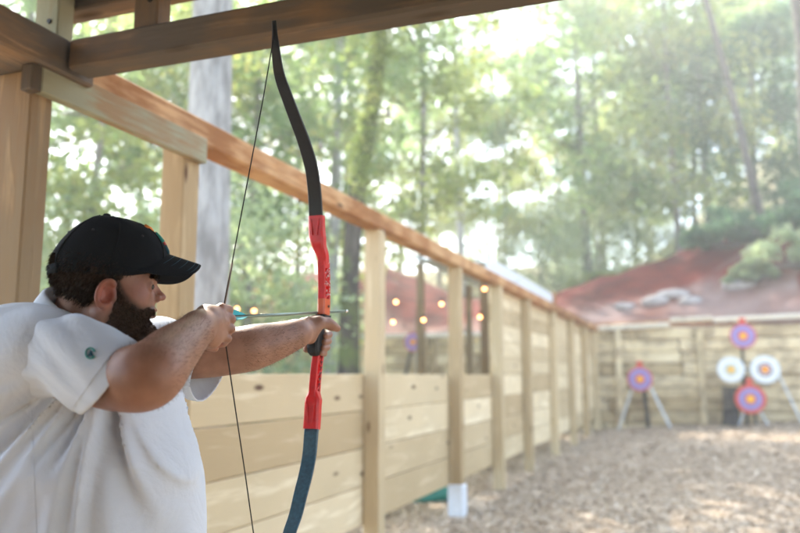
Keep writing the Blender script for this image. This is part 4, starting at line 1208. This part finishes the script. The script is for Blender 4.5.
# hair and beard: thin shells plus short strands
hb = Field(HC - .16, HC + .16, .0032)
hb_m = B; B = hb
hell(-.008, 0, .045, (.100, .078, .086), .02); hell(.036, 0, -.006, (.060, .060, .084), .02)
for s_ in (-1, 1):
    hcone((-.002, .052 * s_, -.052), (.072, .020 * s_, -.088), .030, .022, .025); hell(.048, .036 * s_, -.012, (.032, .026, .034), .018)
hell(.084, 0, -.086, (.026, .028, .024), .02); hcone((.0, 0, -.085), (.055, 0, -.105), .045, .028, .03)
hell(.086, 0, -.016, (.014, .024, .016), .008); hcone((.090, -.018, -.034), (.090, .018, -.034), .010, .010, .008)
HV, HF = hb.mesh(); B = hb_m
bvh = None
def shell(sel_fn, name, thick, nst, ln, dirfn, seed):
    q = hloc(HV); keep = sel_fn(q)
    V2, F2, used = cull(HV, HF, keep)
    # outward normals
    nn = np.zeros_like(V2); fn = np.cross(V2[F2[:, 2]] - V2[F2[:, 0]], V2[F2[:, 3]] - V2[F2[:, 1]])
    for k in range(4): np.add.at(nn, F2[:, k], fn)
    nn /= np.linalg.norm(nn, axis=1)[:, None] + 1e-12
    q2 = hloc(V2)
    e = np.concatenate([F2[:, [0, 1]], F2[:, [1, 2]], F2[:, [2, 3]], F2[:, [3, 0]]]); es = np.sort(e, 1)
    uq, inv, ct = np.unique(es, axis=0, return_inverse=True, return_counts=True); bd = np.zeros(len(V2), bool); bd[uq[ct == 1].ravel()] = True
    disp = thick * (1 + .35 * fbm(q2 * 90, 3, seed))
    if name == 'beard': disp = disp * np.clip(beard_edge(q2) / .022, .12, 1)
    disp = np.where(bd, -.0015, disp)
    V3 = V2 + nn * disp[:, None]
    vs, fs = [V3], [F2]
    rg = np.random.default_rng(seed); k = rg.integers(0, len(F2), nst); w = rg.random((nst, 2))
    c_ = V3[F2[k]]; p = (c_[:, 0] * (1 - w[:, :1]) + c_[:, 1] * w[:, :1]) * (1 - w[:, 1:]) + (c_[:, 3] * (1 - w[:, :1]) + c_[:, 2] * w[:, :1]) * w[:, 1:]
    nr = nn[F2[k, 0]]; d = dirfn(hloc(p)) @ HM.T + nr * .55 + rg.normal(0, .33, (nst, 3)); d /= np.linalg.norm(d, axis=1)[:, None]
    t_ = np.cross(d, rg.normal(0, 1, (nst, 3))); t_ /= np.linalg.norm(t_, axis=1)[:, None]
    l_ = (ln * (.5 + rg.random(nst)))[:, None]
    tri = np.stack([p - t_ * .0006 - nr * .001, p + t_ * .0006 - nr * .001, p + d * l_ * .6 + t_ * .0004 - nr * l_ * .06, p + d * l_ - nr * l_ * .18], 1).reshape(-1, 3)
    allV = np.concatenate([V3, tri]); allF = np.concatenate([F2, len(V3) + np.arange(nst * 4).reshape(nst, 4)])
    return mesh_obj(name, to_world(allV), allF, M['beard' if name == 'beard' else 'hair'], man, True)
def beard_sel(q):
    x, y, z = q.T
    wv = .004 * vnoise(q * 160, 4)
    topz = np.interp(x, [-.01, .012, .022, .034, .050, .070, .086, .13], [.02, .030, .014, -.010, -.025, -.030, -.023, -.020]) + wv
    backx = np.interp(z, [-.14, -.10, -.07, -.02, .03], [.012, -.004, .002, .012, .014]) + wv
    lips = (np.abs(y) < .020) & (z > -.045) & (z < -.028) & (x > .074)
    return (z < topz) & (x > backx) & (z > -.122) & ~lips
shell(beard_sel, 'beard', .0030, 26000, .0052, lambda q: np.array([.25, 0, -1.0]) + np.zeros((len(q), 3)), 31)
def hair_sel(q):
    x, y, z = q.T; wv = .004 * vnoise(q * 130, 14)
    lo = np.interp(x, [-.11, -.06, -.028, .004, .020, .034], [-.030, -.036, -.034, .014, .020, .034]) + wv
    return (z > lo) & (z < .075) & (x < .040) & (np.abs(y) + (x < -.03) > .02)
shell(hair_sel, 'hair', .0065, 9000, .012, lambda q: np.array([-.45, 0, -.9]) + np.zeros((len(q), 3)), 37)
# eyebrows
rg = np.random.default_rng(3)
for s_ in (-1, 1):
    mb = MB()
    for k in range(280):
        w = rg.random(); a = hp(.1015 - .021 * w ** 1.6, (.010 + .036 * w) * s_, .0335 + .005 * math.sin(2.6 * w) + rg.uniform(-.0030, .0030))
        d = HM @ np.array([-.2, .8 * s_, .15]) + rg.normal(0, .25, 3); d = d / np.linalg.norm(d) * .007
        mb.tube([to_world(a), to_world(a + d)], [.0012, .0005], 3, False)
    mb.build('eyebrow', M['hair'], man)

# ---- cap
capz = [.024, .034, .048, .065, .085, .105, .122, .137, .149, .157, .1615, .163]
xf = [.108, .112, .1155, .117, .1165, .112, .101, .086, .064, .038, .012, -.018]
xb = [-.110, -.117, -.121, -.119, -.111, -.099, -.087, -.073, -.058, -.045, -.033, -.022]
hw = [.083, .085, .087, .087, .084, .079, .072, .061, .048, .033, .017, .002]
NU = 72; vs = []
for k in range(len(capz)):
    for i in range(NU):
        a = 2 * math.pi * i / NU; ca, sa = math.cos(a), math.sin(a)
        cx_, rx = (xf[k] + xb[k]) / 2, (xf[k] - xb[k]) / 2
        x_ = cx_ + rx * math.copysign(abs(ca) ** .92, ca); y_ = hw[k] * math.copysign(abs(sa) ** .92, sa)
        z_ = capz[k]
        if k == 0: z_ += .022 * max(0, ca + .2) ** 2
        if k == 1: z_ += .015 * max(0, ca + .2) ** 2
        seam = abs(((a / (math.pi / 3)) + .5) % 1 - .5); g_ = 1 - .012 * math.exp(-(seam / .035) ** 2)
        wr = 1 + .012 * fbm(np.array([[x_ * 16, y_ * 16, z_ * 16]]), 3, 8)[0]
        x_ = cx_ + (x_ - cx_) * g_ * wr; y_ = y_ * g_ * wr
        vs.append(to_world(hp(x_, y_, z_)))
fs = [(k * NU + i, k * NU + (i + 1) % NU, (k + 1) * NU + (i + 1) % NU, (k + 1) * NU + i) for k in range(len(capz) - 1) for i in range(NU)]
fs.append(tuple((len(capz) - 1) * NU + i for i in range(NU)))
# opening over the strap at the back of the cap
hole = lambda f: all(abs(((i % NU) - NU / 2)) < 6 and 0 <= i // NU <= 3 for i in f[:4]) and len(f) == 4
fs = [f for f in fs if not hole(f)]
mb = MB(); mb.add(vs, fs); cap = mb.build('cap', M['cap'], man, True)
md = cap.modifiers.new('t', 'SOLIDIFY'); md.thickness = .0025; md.offset = -1
md = cap.modifiers.new('s', 'SUBSURF'); md.levels = md.render_levels = 1
cap['label'] = 'black cotton cap with a small embroidered emblem on its front'
mb = MB(); mb.sphere(to_world(hp(-.020, 0, .1645)), (.008, .008, .004), 12, 8); mb.build('cap_button', M['cap'], cap, True)
for sg, z0 in ((0, .030),):
    P = [hp(-.1135 * math.cos(R(a)) - .006, .089 * math.sin(R(a)), z0 + .002) for a in range(-34, 35, 4)]
    mb = MB(); vs = []
    for p in P: vs += [to_world(p + hu * .011), to_world(p - hu * .009)]
    mb.add(vs, [(2 * i, 2 * i + 1, 2 * i + 3, 2 * i + 2) for i in range(len(P) - 1)]); q = mb.build('cap_strap', M['cap'], cap, True)
    md = q.modifiers.new('t', 'SOLIDIFY'); md.thickness = .003; md.offset = 0
mb = MB()
for j in range(6):
    a = R(30 + 60 * j); P = []
    for z_ in np.linspace(.034, .160, 16):
        f_, b_, h_ = np.interp(z_, capz, xf), np.interp(z_, capz, xb), np.interp(z_, capz, hw); ca, sa = math.cos(a), math.sin(a)
        P.append(to_world(hp((f_ + b_) / 2 + (f_ - b_) / 2 * math.copysign(abs(ca) ** .92, ca) * 1.0, h_ * math.copysign(abs(sa) ** .92, sa) * 1.0, z_)))
    m1 = MB(); m1.tube(P, .0016, 5); m1.build('panel_seam', M['cap'], cap, True)
    c_ = P[11]; m1 = MB(); q_ = np.array(c_) ; m1.sphere(to_world(hp(*(np.array([(np.interp(.118, capz, xf) + np.interp(.118, capz, xb)) / 2 + (np.interp(.118, capz, xf) - np.interp(.118, capz, xb)) / 2 * math.cos(a + .5), np.interp(.118, capz, hw) * math.sin(a + .5), .118])))), (.003, .003, .003), 8, 6); m1.build('eyelet', M['black_plastic'], cap, True)
# brim
NS, NT = 40, 10; vs = []
for j in range(NT):
    t_ = j / (NT - 1)
    for i in range(NS):
        th_ = R(-88 + 176 * i / (NS - 1)); sn_, cn_ = math.sin(th_), math.cos(th_)
        xr, yr = -.004 + .117 * math.cos(th_ * .80), .0845 * math.sin(th_ * .80)
        xo, yo = .035 + .152 * cn_ ** .30, .077 * math.copysign(abs(sn_) ** .8, sn_)
        x_ = xr + (xo - xr) * t_; y_ = yr + (yo - yr) * t_
        z_ = .096 - .054 * min(1, abs(y_) / .080) ** 1.9 - .016 * t_ * (1 - .5 * abs(sn_))
        vs.append(to_world(hp(x_, y_, z_)))
fs = [(j * NS + i, j * NS + i + 1, (j + 1) * NS + i + 1, (j + 1) * NS + i) for j in range(NT - 1) for i in range(NS - 1)]
mb = MB(); mb.add(vs, fs); br = mb.build('brim', M['cap'], cap, True)
md = br.modifiers.new('t', 'SOLIDIFY'); md.thickness = .0035; md.offset = 0
md = br.modifiers.new('s', 'SUBSURF'); md.levels = md.render_levels = 1
for t_ in (.22, .42, .62, .82, .93):
    P = []
    for i in range(31):
        th_ = R(-84 + 168 * i / 30); sn_, cn_ = math.sin(th_), math.cos(th_)
        xr, yr = -.004 + .117 * math.cos(th_ * .80), .0845 * math.sin(th_ * .80); xo, yo = .035 + .152 * cn_ ** .30, .077 * math.copysign(abs(sn_) ** .8, sn_)
        x_, y_ = xr + (xo - xr) * t_, yr + (yo - yr) * t_; P.append(to_world(hp(x_, y_, .096 - .054 * min(1, abs(y_) / .080) ** 1.9 - .016 * t_ * (1 - .5 * abs(sn_)) + .0019)))
    m1 = MB(); m1.tube(P, .0006, 4); m1.build('brim_stitching', M['logo_navy'], br)
# embroidered emblem on the crown front
def capsurf(y, z):
    k = np.interp(z, capz, range(len(capz))); f_ = np.interp(z, capz, xf); b_ = np.interp(z, capz, xb); h_ = np.interp(z, capz, hw)
    sa = np.clip(abs(y) / h_, 0, 1) ** (1 / .92); ca = math.sqrt(max(0, 1 - sa ** 2)) ** .92; return (f_ + b_) / 2 + (f_ - b_) / 2 * ca + .0022
for (mt, pts, r_) in (('logo_orange', [(-.030, .147), (-.024, .143), (-.012, .146), (.0, .143), (.012, .146), (.024, .143)], .0048),
                      ('logo_red', [(-.014, .138), (-.010, .128), (-.008, .116), (-.006, .106)], .0034), ('logo_red', [(.012, .138), (.010, .126), (.008, .112)], .0032),
                      ('logo_teal', [(-.031, .134), (-.028, .126), (-.026, .118)], .0046), ('logo_orange', [(-.022, .138), (-.019, .130), (-.018, .124)], .0026),
                      ('logo_navy', [(-.026, .110), (-.018, .101), (-.008, .097), (.004, .097), (.016, .101)], .0040), ('logo_teal', [(.026, .134), (.025, .120)], .004)):
    mb = MB(); mb.tube([to_world(hp(capsurf(y, z) - .0015, y, z)) for (y, z) in pts], r_, 8); mb.build('emblem', M[mt], cap, True)

# ---- polo shirt
S = Field((-1.25, 1.12, .66), (-.22, 2.28, 1.56), .0055)
S.ell(tp(.01, .005, 1.24), (.195, .168, .21), TM, .05)
S.ell(tp(.01, .040, 1.05), (.225, .215, .25), TM, .07)
S.ell(tp(.0, .035, .90), (.235, .205, .20), TM, .08)
S.cone(SR + [0, 0, -.004], tp(-.02, -.045, 1.395), .086, .078, .05); S.cone(SL + [0, 0, -.004], tp(.02, -.03, 1.385), .080, .078, .05)
S.cone(C(8, 362, 1.60), tp(.08, -.10, 1.30), .105, .10, .07)
S.cone(tp(-.09, -.07, 1.33), tp(-.07, -.07, 1.1), .10, .12, .05)
def sleeve(a, b, ra, rb, drop):
    S.cone(a, b + np.array([0, 0, -drop]), ra, rb, .035)
sd = elb - SR; sd /= np.linalg.norm(sd)
def cut_cone(pts, rs, p0, nrm, k):
    """loose sleeve ending flat at the plane through p0"""
    T_ = Field(S.lo, S.lo + S.h * (S.n - 1), S.h); T_.n = S.n.copy(); T_.A = np.full(S.n, .08, np.float32)
    for i in range(len(pts) - 1): T_.cone(pts[i], pts[i + 1], rs[i], rs[i + 1], .02)
    sl_, (X1, Y1, Z1) = T_.sub(T_.lo, T_.lo + T_.h * (T_.n - 1))
    g_ = (X1 - p0[0]) * nrm[0] + (Y1 - p0[1]) * nrm[1] + (Z1 - p0[2]) * nrm[2]
    d = np.maximum(T_.A, g_)[:S.n[0], :S.n[1], :S.n[2]]; a_ = S.A; h = np.clip(.5 + .5 * (a_ - d) / k, 0, 1)
    h = h * (g_[:S.n[0], :S.n[1], :S.n[2]] < -.03) + (g_[:S.n[0], :S.n[1], :S.n[2]] >= -.03) * (d < a_)
    S.A = (a_ * (1 - h) + d * h - k * h * (1 - h)).astype(np.float32); return T_.A
hem_c = C(106, 378, 1.465)
pa, pb = C(137, 343, 1.475), C(80, 415, 1.45); dpt = np.array([-.44, .90, 0.]); hemn = np.cross(dpt, pb - pa); hemn /= np.linalg.norm(hemn)
if hemn @ sd < 0: hemn = -hemn
S0 = S.A.copy()
sdl = Lelb - SL; sdl /= np.linalg.norm(sdl); hemL = C(207, 366, 1.93)
pa2, pb2 = C(222, 345, 1.95), C(199, 397, 1.92); n2_ = np.cross(np.array([.2, .98, 0.]), pb2 - pa2); n2_ /= np.linalg.norm(n2_)
if n2_ @ sdl < 0: n2_ = -n2_
TA2 = cut_cone([SL, hemL, hemL + n2_ * .12], [.080, .080, .080], pa2, n2_, .03)
# folds
sl, (X_, Y_, Z_) = S.sub(S.lo, S.lo + S.h * (S.n - 1))
P0 = hem_c + np.array([-.06, 0, .03])
ang = np.arctan2((X_ - P0[0]) * tf_[0] + (Y_ - P0[1]) * tf_[1], -(Z_ - P0[2]))
dist = np.sqrt((X_ - P0[0]) ** 2 + (Y_ - P0[1]) ** 2 + (Z_ - P0[2]) ** 2)
w_ = np.clip((P0[2] - .03 - Z_) / .05, 0, 1) * np.exp(-((dist - .17) / .20) ** 2)
fold = vnoise(np.stack([ang * 5.2, dist * 2.0, 0 * ang + 3], -1), 4) + .55 * vnoise(np.stack([ang * 11, dist * 3.0, 0 * ang], -1), 5)
S.A += (w_ * .034 * (np.sqrt(fold ** 2 + .010) * 1.4 - .5)).astype(np.float32)
# long drapes over shoulder and back
q_ = (X_ * .55 + Z_ * .9); r2 = (X_ * .9 - Z_ * .5)
dr = vnoise(np.stack([q_ * 17, r2 * 4, Y_ * 5], -1), 6); S.A += (.008 * dr * np.clip((Z_ - 1.22) / .06, 0, 1)).astype(np.float32)
q_ = (-X_ * .6 + Z_ * .8); dr = vnoise(np.stack([q_ * 22, (X_ + Z_) * 4, Y_ * 4], -1), 7)
S.A += (.010 * dr * np.clip((-.70 - X_) / .08, 0, 1) * np.clip((1.30 - Z_) / .05, 0, 1)).astype(np.float32)
S.A += (.004 * vnoise(np.stack([X_ * 9, Y_ * 9, Z_ * 6], -1), 8)).astype(np.float32)
S.A -= .004
V, F = S.mesh(); V = smooth_mesh(V, F, 2, .5)
# cut planes: sleeves, neck, hem
def hp_on(px, py, f): return C(px, py, f)
fnv = np.zeros_like(V); fn_ = np.cross(V[F[:, 2]] - V[F[:, 0]], V[F[:, 3]] - V[F[:, 1]])
for k in range(4): np.add.at(fnv, F[:, k], fn_)
fnv /= np.linalg.norm(fnv, axis=1)[:, None] + 1e-12
g1 = (V - pa) @ hemn; near1 = (np.linalg.norm(V - hem_c, axis=1) < .12); g2 = (V - pa2) @ n2_; near2 = (np.linalg.norm(V - hemL, axis=1) < .12)
ix = tuple(np.clip(np.round((V - S.lo) / S.h).astype(int), 0, S.n - 1).T)
cap2 = near2 & (np.abs(g2) < .013) & (fnv @ n2_ > .6) & (S0[ix] > .004) & (TA2[ix] < .004)
ncc = C(79, 319, 1.662); nax = C(94, 285, 1.64) - C(72, 345, 1.68); nax /= np.linalg.norm(nax)
nnm = nax * .86 + HM[:, 0] * .0 + np.array([.34, 0, .30]); nnm /= np.linalg.norm(nnm)
rad3 = (V - ncc) - ((V - ncc) @ nax)[:, None] * nax; g3 = .083 - np.linalg.norm(rad3, axis=1); near3 = ((V - ncc) @ nax > -.06)
g4 = .72 - V[:, 2]
rem = cap2 | (near3 & (g3 > 0)) | (g4 > 0)
V2, F2, used = cull(V, F, ~rem)
gg = [(g2[used], n2_, near2[used])]
e = np.concatenate([F2[:, [0, 1]], F2[:, [1, 2]], F2[:, [2, 3]], F2[:, [3, 0]]]); es = np.sort(e, 1)
uq, ct = np.unique(es, axis=0, return_counts=True); bd = np.zeros(len(V2), bool); bd[uq[ct == 1].ravel()] = True
for g_, n_, nr in gg:
    k = bd & nr & (g_ > -.014); V2[k] -= g_[k][:, None] * n_
shirt = mesh_obj('polo_shirt', to_world(V2), F2, M['shirt'], man, True)
md = shirt.modifiers.new('t', 'SOLIDIFY'); md.thickness = .0035; md.offset = -1
# near sleeve: an open tube of cloth hanging round the upper arm
mb = MB(); NR, NA_ = 16, 60; vs = []; hc_ = (pa + pb) / 2 + np.array([.004, -.010, 0]); hr_ = np.linalg.norm(pb - pa) / 2
hv_ = (pa - pb) / np.linalg.norm(pa - pb)
for k in range(NR):
    t_ = k / (NR - 1); c_ = SR * (1 - t_) + hc_ * t_ + np.array([0, 0, .010 * math.sin(math.pi * t_)])
    n_ = sd * (1 - t_) + hemn * t_; n_ /= np.linalg.norm(n_); a1 = hv_ - (hv_ @ n_) * n_; a1 /= np.linalg.norm(a1); a2 = np.cross(n_, a1)
    r1 = .082 + (hr_ - .082) * min(1, t_ * 1.5); r2 = .078 + .018 * t_
    for i in range(NA_):
        a = 2 * math.pi * i / NA_; ca, sa = math.cos(a), math.sin(a)
        w = (1 - .75 * t_) * .010 * fbm(np.array([[t_ * 2.2 + ca * 1.3, sa * 2.1, ca * 2.6 + t_ * 1.5]]), 3, 12)[0] + .006 * max(0, -ca) * math.sin(t_ * 9 + sa * 3) * (1 - t_ * .8)
        vs.append(c_ + a1 * ca * (r1 + w) + a2 * sa * (r2 + w))
mb.add(to_world(np.array(vs)), [(k * NA_ + i, k * NA_ + (i + 1) % NA_, (k + 1) * NA_ + (i + 1) % NA_, (k + 1) * NA_ + i) for k in range(NR - 1) for i in range(NA_)])
slv = mb.build('sleeve', M['shirt'], shirt, True); md = slv.modifiers.new('t', 'SOLIDIFY'); md.thickness = .0035; md.offset = -1
md = slv.modifiers.new('s', 'SUBSURF'); md.levels = md.render_levels = 1
SLV = np.array(vs); k = NR - 3; ringv = SLV[k * NA_:(k + 1) * NA_] ; cc_ = ringv.mean(0); ringv = cc_ + (ringv - cc_) * 1.008
mb = MB(); mb.tube([to_world(p) for p in np.concatenate([ringv, ringv[:1]])], .0007, 4); mb.build('hem_stitching', M['shirt'], slv)
bvs = BVHTree.FromPolygons([tuple(p) for p in SLV], [(k * NA_ + i, k * NA_ + (i + 1) % NA_, (k + 1) * NA_ + (i + 1) % NA_, (k + 1) * NA_ + i) for k in range(NR - 1) for i in range(NA_)])
# stitched hem bands
bv = BVHTree.FromPolygons([tuple(p) for p in V2], [tuple(int(i) for i in f) for f in F2])
def hem_line(p0, n_, c_, back, rad_=.12):
    # trace a ring around the sleeve at distance `back` from the hem plane
    ax = n_; a1 = np.cross(ax, up); a1 /= np.linalg.norm(a1); a2 = np.cross(ax, a1); o_ = c_ - ((c_ - p0) @ ax + back) * ax; pts = []
    for k in range(73):
        a = 2 * math.pi * k / 72; d = a1 * math.cos(a) + a2 * math.sin(a); h = bv.ray_cast(Vector(o_), Vector(d), .2)
        if h[0] is not None and (np.array(h[0]) - o_) @ (np.array(h[0]) - o_) < rad_ ** 2: pts.append(to_world(np.array(h[0]) + d * .0006))
        else:
            if len(pts) > 3: yield pts
            pts = []
    if len(pts) > 3: yield pts
mb = MB()
for pr in ((pa2, n2_, hemL, .022),):
    mb = MB(); pls = sorted(hem_line(*pr), key=len)
    if pls: mb.tube(pls[-1], .0008, 4); mb.build('hem_stitching', M['shirt'], shirt)
# side seam
mb = MB(); pts = []
for y_ in range(405, 560, 6):
    r_ = ray(31 + (y_ - 405) * .045, y_); h = bv.ray_cast(Vector(EYE), Vector(r_ / np.linalg.norm(r_)))
    if h[0] is not None: pts.append(to_world(np.array(h[0]) + np.array(h[1]) * -.0002))
if len(pts) > 3: mb.tube(pts, .0012, 5); mb.build('side_seam', M['shirt'], shirt)
# round sleeve emblem
def on_shirt(px, py):
    r_ = ray(px, py); r_ = r_ / np.linalg.norm(r_); h = bvs.ray_cast(Vector(EYE), Vector(r_)); return np.array(h[0]) - r_ * .0026
try:
    mb = MB(); mb.tube([to_world(on_shirt(90.3 + 4.6 * math.cos(a), 353.2 + 5.2 * math.sin(a))) for a in np.linspace(.5, 5.9, 24)], .0017, 5)
    q = mb.build('sleeve_emblem', M['logo_teal'], slv)
    mb = MB(); mb.tube([to_world(on_shirt(*p)) for p in ((88.6, 356), (90.8, 350.6), (92.8, 356))], .0017, 5); mb.tube([to_world(on_shirt(*p)) for p in ((90.6, 352), (90.9, 356))], .0016, 5)
    mb.build('letter', M['logo_navy'], slv)
except Exception as ex: print('emblem', ex)
# collar: a folded band round the neck
a1 = np.cross(nax, np.array([0, 1.0, 0])); a1 /= np.linalg.norm(a1); a2 = np.cross(nax, a1)
def ringp(a, r_, h, lean):
    d = a1 * math.cos(a) + a2 * math.sin(a)
    back = (d @ np.array([-1, -.1, 0])) 
    return ncc + d * r_ + nax * (h + lean * back)
NC = 72; vs = []
prof = [(.076, -.005, .012), (.073, .014, .013), (.074, .025, .014), (.079, .0275, .015), (.085, .022, .014), (.091, .006, .011), (.096, -.012, .008), (.099, -.020, .006)]
for (r_, h, ln) in prof:
    for i in range(NC): vs.append(to_world(ringp(2 * math.pi * i / NC, r_ * (1 + .02 * math.sin(3 * 2 * math.pi * i / NC)), h, ln)))
fs = [(k * NC + i, k * NC + (i + 1) % NC, (k + 1) * NC + (i + 1) % NC, (k + 1) * NC + i) for k in range(len(prof) - 1) for i in range(NC)]
mb = MB(); mb.add(vs, fs); col_ = mb.build('collar', M['shirt'], shirt, True)
md = col_.modifiers.new('t', 'SOLIDIFY'); md.thickness = .003; md.offset = 0
# trousers and shoes down to the ground
Tf = Field((-1.05, 1.3, .06), (-.28, 2.15, .86), .012); gz0 = float(feet[2])
Tf.ell(tp(0, .02, .78), (.20, .17, .14), TM, .05)
for s_ in (-1, 1): Tf.chain([tp(.10 * s_, .01, .74), tp(.15 * s_, .01, .45), tp(.19 * s_, 0, .085 + gz0)], [.105, .075, .055], .04)
V, F = Tf.mesh(); mesh_obj('trousers', to_world(smooth_mesh(V, F, 2)), F, M['denim'], man, True)
for s_ in (-1, 1):
    Sf = Field(tp(.19 * s_, .05, 0) - [.2, .2, .02], tp(.19 * s_, .05, .14) + [.2, .2, .02], .01); f0 = tp(.19 * s_, 0, gz0)
    Sf.cone(f0 + [0, 0, .045], f0 + tf_ * .16 + [0, 0, .035], .046, .036, .03); Sf.cone(f0 + [0, 0, .05], f0 + [0, 0, .11], .045, .045, .03)
    V, F = Sf.mesh(); V[:, 2] = np.maximum(V[:, 2], gz0 + .002); mesh_obj('shoe', to_world(V), F, M['shoe'], man, True)

# ================================================================== CAMERA, LIGHT, AIR
cam = bpy.data.cameras.new('camera'); co = bpy.data.objects.new('camera', cam); COL.objects.link(co)
co.location = (0, 0, H); co.rotation_euler = (math.pi / 2 + PITCH, 0, YAW)
cam.sensor_width = 36; cam.lens = 36 * FPX / 800; cam.clip_start = .05; cam.clip_end = 500
cam.dof.use_dof = True; cam.dof.focus_distance = 1.85; cam.dof.aperture_fstop = 2.0; cam.dof.aperture_blades = 0
SC.camera = co

SUN_AZ, SUN_EL = YAW + R(22), R(42)        # direction the sun stands in, counter-clockwise from +Y
sd_ = Vector((-math.sin(SUN_AZ) * math.cos(SUN_EL), math.cos(SUN_AZ) * math.cos(SUN_EL), math.sin(SUN_EL)))
sun = bpy.data.lights.new('sun', 'SUN'); sun.energy = 4.2; sun.angle = R(.6); sun.color = (1, .93, .83)
so = bpy.data.objects.new('sun', sun); so.rotation_euler = sd_.to_track_quat('Z', 'Y').to_euler(); COL.objects.link(so)
w = bpy.data.worlds.new('World'); SC.world = w; w.use_nodes = True
nt = w.node_tree; bg = nt.nodes['Background']; sky = nt.nodes.new('ShaderNodeTexSky'); sky.sky_type = 'NISHITA'
sky.sun_disc = False; sky.sun_elevation = SUN_EL; sky.sun_rotation = -SUN_AZ; sky.air_density = 1.0; sky.dust_density = 1.5; sky.ozone_density = 1.0
nt.links.new(sky.outputs[0], bg.inputs[0]); bg.inputs[1].default_value = .15
# air
HAZE = .0052
if HAZE > 0:
    mb = MB(); x0, x1, y0, y1, z0, z1 = -85, 85, -40, 125, -4, 60
    vs = [(x, y, z) for x in (x0, x1) for y in (y0, y1) for z in (z0, z1)]
    mb.add(vs, [(0, 1, 3, 2), (4, 6, 7, 5), (0, 4, 5, 1), (2, 3, 7, 6), (0, 2, 6, 4), (1, 5, 7, 3)])
    m = bpy.data.materials.new('air'); m.use_nodes = True; nt = m.node_tree; nt.nodes.clear()
    out = nt.nodes.new('ShaderNodeOutputMaterial'); pv = nt.nodes.new('ShaderNodeVolumePrincipled')
    pv.inputs['Density'].default_value = HAZE; pv.inputs['Color'].default_value = (.93, .95, .93, 1); pv.inputs['Anisotropy'].default_value = .4
    nt.links.new(pv.outputs[0], out.inputs['Volume'])
    o = mb.build('haze', m, None); tag(o, 'pale bright air filling the clearing and the wood', 'haze', kind='stuff')
SC.cycles.use_denoising = True
try: SC.cycles.denoiser = 'OPENIMAGEDENOISE'
except Exception: pass
SC.cycles.max_bounces = 8; SC.cycles.transmission_bounces = 4; SC.cycles.volume_bounces = 1; SC.cycles.transparent_max_bounces = 4
SC.cycles.sample_clamp_indirect = 6
SC.view_settings.view_transform = 'Standard'; SC.view_settings.look = 'None'; SC.view_settings.gamma = 1
SC.view_settings.use_curve_mapping = False; SC.view_settings.exposure = 2.5
